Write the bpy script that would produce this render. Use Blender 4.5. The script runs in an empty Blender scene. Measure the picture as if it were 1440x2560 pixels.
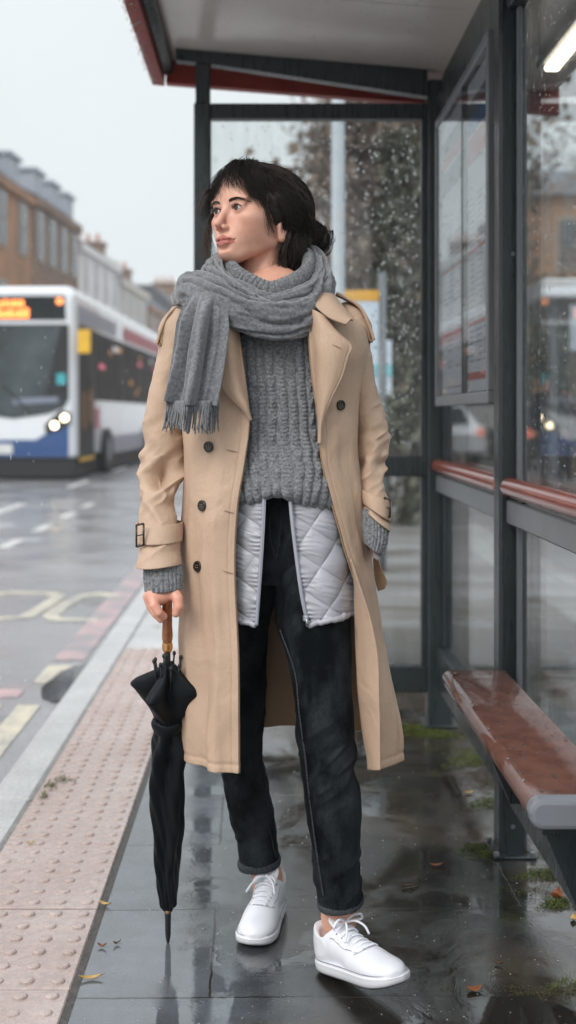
import bpy, math, random
import numpy as np
from mathutils import Vector, Matrix, Euler

sc = bpy.context.scene
COL = sc.collection
R = math.radians
rng = random.Random(7)
nrng = np.random.RandomState(11)

# ------------------------------------------------------------------ camera
CAM_H, F0, U0, V0 = 1.17, 3000.0, 670.0, 1040.0   # eye height, focal length and vanishing point on a 1440x2560 frame
cam = bpy.data.cameras.new('Camera'); cam_o = bpy.data.objects.new('Camera', cam); COL.objects.link(cam_o)
cam_o.location = (0, 0, CAM_H); cam_o.rotation_euler = (R(90), 0, 0)
cam.sensor_fit = 'VERTICAL'; cam.sensor_height = 36.0; cam.sensor_width = 20.25
cam.lens = 36.0 * F0 / 2560.0
cam.shift_x = (720 - U0) / 2560.0
cam.shift_y = -(1280 - V0) / 2560.0
cam.clip_start = 0.05; cam.clip_end = 2000
cam.dof.use_dof = True; cam.dof.focus_distance = 2.50; cam.dof.aperture_fstop = 2.6
sc.camera = cam_o

# ------------------------------------------------------------------ sky (overcast)
SUN_EL, SUN_ROT = 38, 218
w = bpy.data.worlds.new('World'); sc.world = w; w.use_nodes = True
nt = w.node_tree; nt.nodes.clear()
out = nt.nodes.new('ShaderNodeOutputWorld'); bg = nt.nodes.new('ShaderNodeBackground')
sky = nt.nodes.new('ShaderNodeTexSky'); sky.sky_type = 'NISHITA'; sky.sun_disc = False
sky.sun_elevation = R(SUN_EL); sky.sun_rotation = R(SUN_ROT); sky.dust_density = 6; sky.air_density = 1.5
tc = nt.nodes.new('ShaderNodeTexCoord'); sep = nt.nodes.new('ShaderNodeSeparateXYZ')
ramp = nt.nodes.new('ShaderNodeValToRGB')
ramp.color_ramp.elements[0].position = 0.0; ramp.color_ramp.elements[0].color = (7.0, 7.5, 7.7, 1)
ramp.color_ramp.elements[1].position = 1.0; ramp.color_ramp.elements[1].color = (19, 20, 21.2, 1)
e_ = ramp.color_ramp.elements.new(0.34); e_.color = (7.5, 7.95, 8.1, 1)
cn = nt.nodes.new('ShaderNodeTexNoise'); cn.inputs['Scale'].default_value = 2.2; cn.inputs['Detail'].default_value = 5
cmul = nt.nodes.new('ShaderNodeMapRange'); cmul.inputs['To Min'].default_value = 0.93; cmul.inputs['To Max'].default_value = 1.07
cmix = nt.nodes.new('ShaderNodeMix'); cmix.data_type = 'RGBA'; cmix.blend_type = 'MULTIPLY'; cmix.inputs['Factor'].default_value = 1
mixw = nt.nodes.new('ShaderNodeMix'); mixw.data_type = 'RGBA'; mixw.inputs['Factor'].default_value = 0.93
L = nt.links.new
L(tc.outputs['Generated'], sep.inputs[0]); L(sep.outputs['Z'], ramp.inputs['Fac'])
L(tc.outputs['Generated'], cn.inputs['Vector']); L(cn.outputs['Fac'], cmul.inputs['Value'])
L(ramp.outputs['Color'], cmix.inputs['A']); L(cmul.outputs['Result'], cmix.inputs['B'])
L(sky.outputs['Color'], mixw.inputs['A']); L(cmix.outputs['Result'], mixw.inputs['B'])
L(mixw.outputs['Result'], bg.inputs['Color']); L(bg.outputs[0], out.inputs['Surface'])
bg.inputs['Strength'].default_value = 0.10

# ------------------------------------------------------------------ sun (veiled)
sun = bpy.data.lights.new('Sun', 'SUN'); sun_o = bpy.data.objects.new('Sun', sun); COL.objects.link(sun_o)
sun.energy = 1.5; sun.angle = R(24); sun.color = (1.0, 0.97, 0.93)
_a, _e = R(SUN_ROT), R(SUN_EL)
sdir = Vector((math.sin(_a) * math.cos(_e), math.cos(_a) * math.cos(_e), math.sin(_e)))
sun_o.rotation_euler = sdir.to_track_quat('Z', 'Y').to_euler()

sc.view_settings.view_transform = 'Standard'; sc.view_settings.look = 'None'
sc.view_settings.gamma = 1.0; sc.view_settings.exposure = 0.26
sc.render.engine = 'CYCLES'
try:
    sc.cycles.use_denoising = True; sc.cycles.denoiser = 'OPENIMAGEDENOISE'
except Exception: pass
sc.cycles.max_bounces = 10; sc.cycles.transparent_max_bounces = 24; sc.cycles.glossy_bounces = 4
sc.cycles.diffuse_bounces = 3; sc.cycles.caustics_reflective = False; sc.cycles.caustics_refractive = False
sc.cycles.sample_clamp_indirect = 4.0

# ------------------------------------------------------------------ helpers
def at(px, py, Y):
    'point seen at (px,py) of the 1440x2560 frame at distance Y'
    return np.array([(px - U0) * Y / F0, Y, CAM_H - (py - V0) * Y / F0])

def tag(o, label=None, cat=None, group=None, kind=None):
    if label: o['label'] = label
    if cat: o['category'] = cat
    if group: o['group'] = group
    if kind: o['kind'] = kind
    return o

def empty(name, loc, label=None, cat=None, group=None, rz=0.0):
    o = bpy.data.objects.new(name, None); COL.objects.link(o); o.location = loc; o.rotation_euler = (0, 0, rz)
    o.empty_display_size = 0.1
    return tag(o, label, cat, group)

def link(name, me, mat=None, parent=None):
    o = bpy.data.objects.new(name, me); COL.objects.link(o)
    if mat is not None:
        for m in (mat if isinstance(mat, (list, tuple)) else [mat]): me.materials.append(m)
    if parent is not None:
        o.parent = parent
        o.matrix_parent_inverse = Matrix.Identity(4)
    return o

def local_to(parent, o):
    'keep a mesh written in world coordinates in place under its parent (thing or part)'
    m = Matrix.Identity(4); p = parent; chain = []
    while p is not None: chain.append(p); p = p.parent
    for q in reversed(chain):
        m = m @ Matrix.LocRotScale(q.location, q.rotation_euler, q.scale)
    me = o.data; me.transform(m.inverted())

class MB:
    'collects shapes into one mesh'
    def __init__(s): s.v = []; s.f = []; s.n = 0; s.mi = []
    def add(s, V, Fc, mi=0):
        V = np.asarray(V, float).reshape(-1, 3)
        s.v.append(V)
        for f in Fc: s.f.append([int(i) + s.n for i in f]); s.mi.append(mi)
        s.n += len(V); return s
    def box(s, a, b, mi=0, bev=0.0):
        a = np.minimum(a, b) * 1.0; b = np.maximum(a, np.asarray(b, float)) * 1.0
        return s._box(a, b, mi, bev)
    def _box(s, a, b, mi, bev):
        x0, y0, z0 = a; x1, y1, z1 = b
        if bev <= 0:
            V = [(x0,y0,z0),(x1,y0,z0),(x1,y1,z0),(x0,y1,z0),(x0,y0,z1),(x1,y0,z1),(x1,y1,z1),(x0,y1,z1)]
            Fc = [(0,3,2,1),(4,5,6,7),(0,1,5,4),(1,2,6,5),(2,3,7,6),(3,0,4,7)]
            return s.add(V, Fc, mi)
        c = min(bev, (x1-x0)*.49, (y1-y0)*.49, (z1-z0)*.49)
        V = []; idx = {}
        for ix in (0,1):
            for iy in (0,1):
                for iz in (0,1):
                    X=(x0,x1)[ix]; Y=(y0,y1)[iy]; Z=(z0,z1)[iz]
                    dx=c*(1-2*ix); dy=c*(1-2*iy); dz=c*(1-2*iz)
                    idx[(ix,iy,iz,'x')]=len(V); V.append((X,Y+dy,Z+dz))
                    idx[(ix,iy,iz,'y')]=len(V); V.append((X+dx,Y,Z+dz))
                    idx[(ix,iy,iz,'z')]=len(V); V.append((X+dx,Y+dy,Z))
        Fc=[]
        q=lambda ax,*cs:[idx[c_+(ax,)] for c_ in cs]
        Fc.append(q('x',(0,0,0),(0,0,1),(0,1,1),(0,1,0))); Fc.append(q('x',(1,0,0),(1,1,0),(1,1,1),(1,0,1)))
        Fc.append(q('y',(0,0,0),(1,0,0),(1,0,1),(0,0,1))); Fc.append(q('y',(0,1,0),(0,1,1),(1,1,1),(1,1,0)))
        Fc.append(q('z',(0,0,0),(0,1,0),(1,1,0),(1,0,0))); Fc.append(q('z',(0,0,1),(1,0,1),(1,1,1),(0,1,1)))
        for a_ in (0,1):
            for b_ in (0,1):
                Fc.append([idx[(0,a_,b_,'y')],idx[(1,a_,b_,'y')],idx[(1,a_,b_,'z')],idx[(0,a_,b_,'z')]])
                Fc.append([idx[(a_,0,b_,'x')],idx[(a_,1,b_,'x')],idx[(a_,1,b_,'z')],idx[(a_,0,b_,'z')]])
                Fc.append([idx[(a_,b_,0,'x')],idx[(a_,b_,1,'x')],idx[(a_,b_,1,'y')],idx[(a_,b_,0,'y')]])
                for c2 in (0,1): Fc.append([idx[(a_,b_,c2,'x')],idx[(a_,b_,c2,'y')],idx[(a_,b_,c2,'z')]])
        return s.add(V, Fc, mi)
    def prism(s, poly, d, mi=0):
        'closed planar polygon (list of 3-D points) extruded by vector d'
        P = np.asarray(poly, float); n = len(P); d = np.asarray(d, float)
        V = np.vstack([P, P + d]); Fc = [list(range(n))[::-1], list(range(n, 2*n))]
        for i in range(n): j = (i+1) % n; Fc.append([i, j, n+j, n+i])
        return s.add(V, Fc, mi)
    def tube(s, pts, r, n=10, mi=0, cap=True, closed=False):
        pts = np.asarray(pts, float); m = len(pts)
        r = np.full(m, r) if np.isscalar(r) else np.asarray(r, float)
        T = np.gradient(pts, axis=0); T /= np.linalg.norm(T, axis=1)[:, None] + 1e-12
        ref = np.array([0.0, 0.0, 1.0]) if abs(T[0][2]) < 0.9 else np.array([1.0, 0.0, 0.0])
        N = np.cross(T[0], ref); N /= np.linalg.norm(N)
        V = []
        for i in range(m):
            N = N - T[i] * np.dot(N, T[i]); N /= np.linalg.norm(N) + 1e-12
            B = np.cross(T[i], N)
            a = np.arange(n) * 2 * math.pi / n
            V.append(pts[i] + r[i] * (np.cos(a)[:, None] * N + np.sin(a)[:, None] * B))
        Fc = []
        for i in range(m-1):
            for k in range(n):
                k2 = (k+1) % n; Fc.append([i*n+k, i*n+k2, (i+1)*n+k2, (i+1)*n+k])
        if cap: Fc.append(list(range(n))[::-1]); Fc.append([(m-1)*n+k for k in range(n)])
        return s.add(np.vstack(V), Fc, mi)
    def ell(s, c, r, nu=12, nv=8, mi=0, rot=None):
        V = []; Fc = []
        for j in range(nv+1):
            ph = math.pi * j / nv
            for i in range(nu):
                th = 2*math.pi*i/nu
                V.append((math.sin(ph)*math.cos(th)*r[0], math.sin(ph)*math.sin(th)*r[1], math.cos(ph)*r[2]))
        for j in range(nv):
            for i in range(nu):
                i2=(i+1)%nu
                if j==0: Fc.append([i, (j+1)*nu+i, (j+1)*nu+i2])
                elif j==nv-1: Fc.append([j*nu+i, (j+1)*nu+i, j*nu+i2])
                else: Fc.append([j*nu+i, (j+1)*nu+i, (j+1)*nu+i2, j*nu+i2])
        V = np.array(V)
        if rot is not None: V = V @ np.array(rot.to_3x3()).T
        return s.add(V + np.asarray(c, float), Fc, mi)
    def disc(s, c, axis, r, h, n=20, mi=0, r2=None):
        c = np.asarray(c, float); a = np.asarray(axis, float); a /= np.linalg.norm(a)
        return s.tube([c - a*h/2, c + a*h/2], [r, r if r2 is None else r2], n, mi)
    def build(s, name, mat, parent=None, smooth=False):
        me = bpy.data.meshes.new(name)
        V = np.vstack(s.v)
        me.from_pydata([tuple(p) for p in V], [], s.f)
        if smooth: me.shade_smooth()
        o = link(name, me, mat, parent)
        if isinstance(mat, (list, tuple)): me.polygons.foreach_set('material_index', s.mi)
        me.update()
        if parent is not None: local_to(parent, o)
        return o

def mesh_np(name, V, Q, mat, parent=None, smooth=True, colors=None):
    'fast mesh from arrays, Q is (n,3) or (n,4) or a list of such arrays'
    Qs = Q if isinstance(Q, list) else [Q]
    Qs = [np.asarray(q, np.int32) for q in Qs if len(q)]
    me = bpy.data.meshes.new(name)
    V = np.asarray(V, np.float32)
    nl = sum(q.size for q in Qs); nf = sum(len(q) for q in Qs)
    me.vertices.add(len(V)); me.vertices.foreach_set('co', V.ravel())
    me.loops.add(nl); me.loops.foreach_set('vertex_index', np.concatenate([q.ravel() for q in Qs]))
    me.polygons.add(nf)
    tot = np.concatenate([np.full(len(q), q.shape[1], np.int32) for q in Qs])
    st = np.concatenate([[0], np.cumsum(tot)[:-1]]).astype(np.int32)
    me.polygons.foreach_set('loop_start', st); me.polygons.foreach_set('loop_total', tot)
    me.update(calc_edges=True); me.validate()
    if smooth: me.shade_smooth()
    if colors is not None:
        at_ = me.color_attributes.new('Col', 'FLOAT_COLOR', 'POINT')
        c = np.ones((len(V), 4), np.float32); c[:, :3] = colors
        at_.data.foreach_set('color', c.ravel())
    o = link(name, me, mat, parent)
    if parent is not None: local_to(parent, o)
    return o

# vectorised gradient-like value noise
_PERM = nrng.permutation(4096)
_VAL = nrng.rand(4096) * 2 - 1
def noise3(P, scale=1.0, seed=0):
    p = np.asarray(P, float) * scale + seed * 17.31
    i = np.floor(p).astype(np.int64); f = p - i; f = f*f*f*(f*(f*6-15)+10)
    def h(a, b, c): return _VAL[(_PERM[(_PERM[(_PERM[a & 4095] + b) & 4095] + c) & 4095])]
    x, y, z = i[..., 0], i[..., 1], i[..., 2]; u, v, w_ = f[..., 0], f[..., 1], f[..., 2]
    l = lambda a, b, t: a + (b-a)*t
    return l(l(l(h(x,y,z),h(x+1,y,z),u), l(h(x,y+1,z),h(x+1,y+1,z),u), v),
             l(l(h(x,y,z+1),h(x+1,y,z+1),u), l(h(x,y+1,z+1),h(x+1,y+1,z+1),u), v), w_)
def fbm(P, scale=1.0, oct=4, seed=0, gain=.5):
    s = 0; a = 1.0; t = 0
    for o in range(oct): s = s + a*noise3(P, scale*2**o, seed+o); t += a; a *= gain
    return s / t
def ridge(P, scale=1.0, oct=3, seed=0):
    s = 0; a = 1.0; t = 0
    for o in range(oct):
        n = 1 - np.abs(noise3(P, scale*2**o, seed+o))*2.2; s = s + a*n; t += a; a *= .5
    return s / t

def crom(K, n):
    'Catmull-Rom resample of control rows K (m,...) to n samples'
    K = np.asarray(K, float); m = len(K)
    if m == 2:
        t = np.linspace(0, 1, n).reshape((-1,) + (1,)*(K.ndim-1)); return K[0]*(1-t) + K[1]*t
    # chord-length spacing on the first two rows' means
    flat = K.reshape(m, -1); d = np.linalg.norm(np.diff(flat, axis=0), axis=1) + 1e-9
    s = np.concatenate([[0], np.cumsum(d)]); s /= s[-1]
    t = np.linspace(0, 1, n); seg = np.clip(np.searchsorted(s, t, side='right')-1, 0, m-2)
    u = (t - s[seg]) / (s[seg+1] - s[seg])
    # non-uniform tangents
    T = np.zeros_like(flat)
    for i in range(m):
        if i == 0: T[i] = (flat[1]-flat[0])/(s[1]-s[0])
        elif i == m-1: T[i] = (flat[-1]-flat[-2])/(s[-1]-s[-2])
        else:
            a = (flat[i]-flat[i-1])/(s[i]-s[i-1]); b = (flat[i+1]-flat[i])/(s[i+1]-s[i])
            wa = (s[i+1]-s[i]); wb = (s[i]-s[i-1]); T[i] = (a*wa + b*wb)/(wa+wb)
    h = (s[seg+1]-s[seg])[:, None]; u = u[:, None]
    p = (2*u**3-3*u**2+1)*flat[seg] + (u**3-2*u**2+u)*h*T[seg] + (-2*u**3+3*u**2)*flat[seg+1] + (u**3-u**2)*h*T[seg+1]
    return p.reshape((n,) + K.shape[1:])

def gridnormals(G, closed_u=False):
    if closed_u:
        E = np.concatenate([G[:, -1:], G, G[:, :1]], axis=1); du = (E[:, 2:] - E[:, :-2])
    else: du = np.gradient(G, axis=1)
    dv = np.gradient(G, axis=0)
    N = np.cross(du, dv); N /= np.linalg.norm(N, axis=2)[..., None] + 1e-12
    return N
def gridquads(nv, nu, closed_u=False):
    j, i = np.meshgrid(np.arange(nv-1), np.arange(nu if closed_u else nu-1), indexing='ij')
    i2 = (i+1) % nu
    return np.stack([j*nu+i, j*nu+i2, (j+1)*nu+i2, (j+1)*nu+i], -1).reshape(-1, 4)
def solid_grid(G, th, closed_u=False, N=None):
    'gives a (nv,nu,3) grid a thickness th inward (against N); returns V,Q'
    nv, nu = G.shape[:2]
    if N is None: N = gridnormals(G, closed_u)
    V = np.vstack([G.reshape(-1, 3), (G - N*th).reshape(-1, 3)])
    q = gridquads(nv, nu, closed_u); o = nv*nu
    Q = [q, q[:, ::-1] + o]
    def strip(idx):
        a = np.array(idx[:-1]); b = np.array(idx[1:])
        return np.stack([a, a+o, b+o, b], -1)
    Q.append(strip([i for i in range(nu)] + ([0] if closed_u else [])))
    Q.append(strip([(nv-1)*nu+i for i in range(nu)] + ([(nv-1)*nu] if closed_u else []))[:, ::-1])
    if not closed_u:
        Q.append(strip([j*nu for j in range(nv)])[:, ::-1]); Q.append(strip([j*nu+nu-1 for j in range(nv)]))
    return V, np.vstack(Q)
def surf(rows, nu, nv, disp=None, th=0.002, pix=True):
    'smooth patch through rows of (px,py,Y) control points; disp(G,u,v,N) returns metres along N (N faces the camera side)'
    K = [np.array([at(*p) if pix else p for p in r], float) for r in rows]
    K = np.array([crom(r, nu) for r in K]); G = crom(K, nv)
    N = gridnormals(G)
    if N[..., 1].mean() > 0: N = -N; flip = True
    else: flip = False
    v, u = np.meshgrid(np.linspace(0, 1, nv), np.linspace(0, 1, nu), indexing='ij')
    if disp is not None: G = G + N * disp(G, u, v, N)[..., None]
    if flip: G = G[:, ::-1]; N = N[:, ::-1]
    return solid_grid(G, th, False, N)
def join(parts):
    V = []; Q = []; n = 0
    for v, q in parts:
        V.append(v); n0 = n; n += len(v)
        for qq in (q if isinstance(q, list) else [q]): Q.append(np.asarray(qq) + n0)
    return np.vstack(V), Q
def ringloft(rings, nu, nv, disp=None, pw=2.0, caps=False, th=None):
    'rings: (px,py,Y,half_width_px,half_depth_m[,tilt]) -> closed tube with horizontal sections'
    K = np.array([list(r) + [0]*(6-len(r)) for r in rings], float)
    S = crom(K, nv)
    t = np.linspace(0, 2*np.pi, nu, endpoint=False)
    ct = np.sign(np.cos(t))*np.abs(np.cos(t))**(2/pw); st = np.sign(np.sin(t))*np.abs(np.sin(t))**(2/pw)
    G = np.zeros((nv, nu, 3))
    for j, (px, py, Y, hw, hd, tl) in enumerate(S):
        c = at(px, py, Y); a = hw*Y/F0
        G[j, :, 0] = c[0] + a*ct; G[j, :, 1] = c[1] - hd*st; G[j, :, 2] = c[2] + tl*ct
    N = gridnormals(G, True)
    ctr = G.mean(axis=1, keepdims=True)
    if ((G-ctr)*N).sum() < 0: N = -N; G = G[:, ::-1]; N = N[:, ::-1]; t = t[::-1]
    v, u = np.meshgrid(np.linspace(0, 1, nv), t/(2*np.pi), indexing='ij')
    if disp is not None: G = G + N*disp(G, u, v, N)[..., None]
    if th: return solid_grid(G, th, True, N)
    V = G.reshape(-1, 3); Q = gridquads(nv, nu, True)
    if caps:
        V = np.vstack([V, G[0].mean(0), G[-1].mean(0)]); n = nv*nu
        i = np.arange(nu); i2 = (i+1) % nu
        Q = [Q, np.stack([i2, i, np.full(nu, n)], -1), np.stack([(nv-1)*nu+i, (nv-1)*nu+i2, np.full(nu, n+1)], -1)]
    return V, Q

# ------------------------------------------------------------------ distance fields -> mesh
class Field:
    def __init__(s, lo, hi, h):
        s.lo = np.array(lo, float); s.h = h; n = np.ceil((np.array(hi)-s.lo)/h).astype(int)+1
        ax = [(s.lo[k] + h*np.arange(n[k])).astype(np.float32) for k in range(3)]
        s.X, s.Y, s.Z = np.meshgrid(*ax, indexing='ij'); s.D = np.full(s.X.shape, 1.0, np.float32)
    def ell(s, c, r, M=None):
        x = s.X-c[0]; y = s.Y-c[1]; z = s.Z-c[2]
        if M is not None:
            m = np.array(M.to_3x3()).T
            x, y, z = (m[0][0]*x+m[0][1]*y+m[0][2]*z, m[1][0]*x+m[1][1]*y+m[1][2]*z, m[2][0]*x+m[2][1]*y+m[2][2]*z)
        k0 = np.sqrt((x/r[0])**2+(y/r[1])**2+(z/r[2])**2)
        k1 = np.sqrt((x/r[0]**2)**2+(y/r[1]**2)**2+(z/r[2]**2)**2) + 1e-9
        return k0*(k0-1)/k1
    def cap(s, a, b, ra, rb=None):
        rb = ra if rb is None else rb; a = np.array(a, float); b = np.array(b, float); d = b-a; L2 = (d*d).sum()+1e-12
        x = s.X-a[0]; y = s.Y-a[1]; z = s.Z-a[2]
        t = np.clip((x*d[0]+y*d[1]+z*d[2])/L2, 0, 1)
        return np.sqrt((x-t*d[0])**2+(y-t*d[1])**2+(z-t*d[2])**2) - (ra+(rb-ra)*t)
    def add(s, d, k=0.01):
        h = np.clip(.5+.5*(s.D-d)/k, 0, 1); s.D = s.D*(1-h)+d*h - k*h*(1-h); return s
    def cut(s, d, k=0.004):
        h = np.clip(.5-.5*(s.D+d)/k, 0, 1); s.D = s.D*(1-h)-d*h + k*h*(1-h); return s
    def mesh(s):
        D = s.D; S = D < 0; nx, ny, nz = D.shape
        c = [(a, b, d) for a in (0,1) for b in (0,1) for d in (0,1)]
        cnt = sum(S[a:nx-1+a, b:ny-1+b, d:nz-1+d].astype(np.int8) for a, b, d in c)
        act = (cnt > 0) & (cnt < 8); I = np.argwhere(act)
        idm = -np.ones(act.shape, np.int64); idm[act] = np.arange(len(I))
        acc = np.zeros((len(I), 3)); n = np.zeros(len(I))
        for p in c:
            for ax in range(3):
                if p[ax] == 1: continue
                q = list(p); q[ax] = 1
                fa = D[I[:,0]+p[0], I[:,1]+p[1], I[:,2]+p[2]]; fb = D[I[:,0]+q[0], I[:,1]+q[1], I[:,2]+q[2]]
                m = (fa < 0) != (fb < 0); t = np.where(m, fa/(fa-fb+1e-20), 0)
                pt = np.tile(np.array(p, float), (len(I), 1)); pt[:, ax] += t
                acc += pt*m[:, None]; n += m
        V = s.lo + s.h*(I + acc/n[:, None])
        Q = []
        for ax in range(3):
            o1, o2 = [(1,2),(2,0),(0,1)][ax]
            sl0 = [slice(None)]*3; sl1 = [slice(None)]*3; sl0[ax] = slice(0,-1); sl1[ax] = slice(1,None)
            A = S[tuple(sl0)]; B = S[tuple(sl1)]; E = np.argwhere(A != B)
            E = E[(E[:, o1] > 0) & (E[:, o2] > 0) & (E[:, o1] < D.shape[o1]-1) & (E[:, o2] < D.shape[o2]-1)]
            ins = A[E[:,0], E[:,1], E[:,2]]
            def g(d1, d2):
                e = E.copy(); e[:, o1] -= d1; e[:, o2] -= d2; return idm[e[:,0], e[:,1], e[:,2]]
            q = np.stack([g(1,1), g(0,1), g(0,0), g(1,0)], -1); q[~ins] = q[~ins][:, ::-1]; Q.append(q)
        Q = np.vstack(Q); Q = Q[(Q >= 0).all(1)]
        return V, Q
def xf(V, M):
    m = np.array(M); return V @ m[:3, :3].T + m[:3, 3]
# ------------------------------------------------------------------ materials
class NT:
    def __init__(s, name):
        s.m = bpy.data.materials.new(name); s.m.use_nodes = True; s.t = s.m.node_tree
        s.b = s.t.nodes['Principled BSDF']; s.out = s.t.nodes['Material Output']
        s.co = None
    def n(s, ty, **kw):
        x = s.t.nodes.new(ty)
        for k, v in kw.items():
            if k in x.inputs.keys() and not hasattr(x, k): x.inputs[k].default_value = v
            elif hasattr(x, k): setattr(x, k, v)
            else: x.inputs[k].default_value = v
        return x
    def l(s, a, b): s.t.links.new(a, b)
    def obj(s):
        if s.co is None: s.co = s.n('ShaderNodeTexCoord')
        return s.co.outputs['Object']
    def pos(s):
        return s.n('ShaderNodeNewGeometry').outputs['Position']
    def map(s, src, sca=(1,1,1), rot=(0,0,0)):
        m = s.n('ShaderNodeMapping'); m.inputs['Scale'].default_value = sca; m.inputs['Rotation'].default_value = rot
        s.l(src, m.inputs['Vector']); return m.outputs[0]
    def noise(s, src, scale, detail=4, rough=.55, dist=0):
        x = s.n('ShaderNodeTexNoise'); x.inputs['Scale'].default_value = scale; x.inputs['Detail'].default_value = detail
        x.inputs['Roughness'].default_value = rough; x.inputs['Distortion'].default_value = dist
        s.l(src, x.inputs['Vector']); return x.outputs['Fac']
    def ramp(s, fac, stops):
        r = s.n('ShaderNodeValToRGB'); e = r.color_ramp.elements
        while len(e) < len(stops): e.new(.5)
        for k, (p, c) in enumerate(stops):
            e[k].position = p; e[k].color = (c if len(np.atleast_1d(c)) > 1 else (c, c, c)) + (1,) if not np.isscalar(c) else (c, c, c, 1)
        s.l(fac, r.inputs['Fac']); return r.outputs['Color']
    def mix(s, f, a, b, mode='MIX'):
        x = s.n('ShaderNodeMix'); x.data_type = 'RGBA'; x.blend_type = mode
        for nm, v in (('Factor', f), ('A', a), ('B', b)):
            if isinstance(v, bpy.types.NodeSocket): s.l(v, x.inputs[nm])
            elif nm == 'Factor': x.inputs[nm].default_value = v
            else: x.inputs[nm].default_value = tuple(v)[:3] + (1,)
        return x.outputs['Result']
    def math(s, op, a, b=None, clamp=False):
        x = s.n('ShaderNodeMath'); x.operation = op; x.use_clamp = clamp
        for k, v in ((0, a), (1, b)):
            if v is None: continue
            if isinstance(v, bpy.types.NodeSocket): s.l(v, x.inputs[k])
            else: x.inputs[k].default_value = v
        return x.outputs[0]
    def bump(s, h, strength=.3, dist=.002, prev=None):
        x = s.n('ShaderNodeBump'); x.inputs['Strength'].default_value = strength; x.inputs['Distance'].default_value = dist
        s.l(h, x.inputs['Height'])
        if prev is not None: s.l(prev, x.inputs['Normal'])
        s.l(x.outputs[0], s.b.inputs['Normal']); return x.outputs[0]
    def set(s, col=None, rough=None, **kw):
        if col is not None:
            if isinstance(col, bpy.types.NodeSocket): s.l(col, s.b.inputs['Base Color'])
            else: s.b.inputs['Base Color'].default_value = tuple(col)[:3] + (1,)
        if rough is not None:
            if isinstance(rough, bpy.types.NodeSocket): s.l(rough, s.b.inputs['Roughness'])
            else: s.b.inputs['Roughness'].default_value = rough
        for k, v in kw.items():
            nm = k.replace('_', ' ')
            if isinstance(v, bpy.types.NodeSocket): s.l(v, s.b.inputs[nm])
            else: s.b.inputs[nm].default_value = v
        return s

def mat_simple(name, col, rough=.5, var=.12, scale=8, bump=0.0, bscale=60, bdist=.001, **kw):
    m = NT(name); n = m.noise(m.obj(), scale, 5)
    f = m.ramp(n, [(.3, 1-var), (.7, 1+var)])
    m.set(m.mix(1.0, col, f, 'MULTIPLY'), rough, **kw)
    if bump: m.bump(m.noise(m.obj(), bscale, 4), bump, bdist)
    return m.m
def mat_emit(name, col, st):
    m = NT(name); m.set((.02,.02,.02), .5); m.b.inputs['Emission Color'].default_value = col + (1,)
    m.b.inputs['Emission Strength'].default_value = st; return m.m
def mat_cloth(name, c1, c2, scale=220, weave=.35, rough=.85, sheen=.15, fine=900, big=5, bigvar=.1, dist=.0006):
    m = NT(name); o = m.obj()
    n = m.noise(o, scale, 3, .7); b = m.noise(o, big, 4)
    c = m.mix(m.ramp(n, [(.35, 0.0), (.65, 1.0)]), c1, c2)
    c = m.mix(1.0, c, m.ramp(b, [(.3, 1-bigvar), (.7, 1+bigvar)]), 'MULTIPLY')
    m.set(c, rough, Sheen_Weight=sheen, Sheen_Roughness=.5)
    wv = m.n('ShaderNodeTexWave'); wv.inputs['Scale'].default_value = fine; wv.bands_direction = 'DIAGONAL'; m.l(o, wv.inputs['Vector'])
    h = m.math('ADD', m.math('MULTIPLY', wv.outputs['Fac'], .3), n)
    m.bump(h, weave, dist); return m.m

M = {}
M['coat'] = mat_cloth('coat_gabardine', (.475,.328,.232), (.51,.358,.256), 260, .10, .66, .04, 1500, 5, .07)
def extra_bump(mat, scale, strength, dist, stretch=(1, 1, 1)):
    nt_ = mat.node_tree; b_ = nt_.nodes['Principled BSDF']; co_ = nt_.nodes.new('ShaderNodeTexCoord'); mp_ = nt_.nodes.new('ShaderNodeMapping'); mp_.inputs['Scale'].default_value = stretch
    nz_ = nt_.nodes.new('ShaderNodeTexNoise'); nz_.inputs['Scale'].default_value = scale; nz_.inputs['Detail'].default_value = 5; nz_.inputs['Roughness'].default_value = .5; nz_.inputs['Distortion'].default_value = .6
    bp_ = nt_.nodes.new('ShaderNodeBump'); bp_.inputs['Strength'].default_value = strength; bp_.inputs['Distance'].default_value = dist
    old = b_.inputs['Normal'].links[0].from_socket if b_.inputs['Normal'].links else None
    nt_.links.new(co_.outputs['Object'], mp_.inputs['Vector']); nt_.links.new(mp_.outputs[0], nz_.inputs['Vector']); nt_.links.new(nz_.outputs['Fac'], bp_.inputs['Height'])
    if old: nt_.links.new(old, bp_.inputs['Normal'])
    nt_.links.new(bp_.outputs[0], b_.inputs['Normal'])
extra_bump(M['coat'], 12, .75, .013, (1, 1, .6))
M['coat_in'] = mat_cloth('coat_lining', (.34,.22,.13), (.40,.26,.16), 260, .2, .85, .05)
M['seam'] = mat_simple('seam_thread', (.30,.20,.125), .8)
M['knit'] = mat_cloth('grey_heather_wool', (.10,.105,.112), (.33,.34,.355), 190, .9, .95, .25, 700, 6, .06, .0016)
M['scarf'] = mat_cloth('grey_scarf_wool', (.095,.099,.108), (.215,.222,.238), 170, .6, .95, .45, 600, 14, .12, .0008)
M['vest'] = mat_simple('quilted_nylon', (.37,.37,.405), .40, .05, 10, .25, 90, .002, Sheen_Weight=.1)
M['vest_trim'] = mat_simple('vest_piping', (.33,.34,.39), .5)
M['steel'] = mat_simple('zip_metal', (.55,.56,.6), .3, Metallic=1.0)
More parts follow.
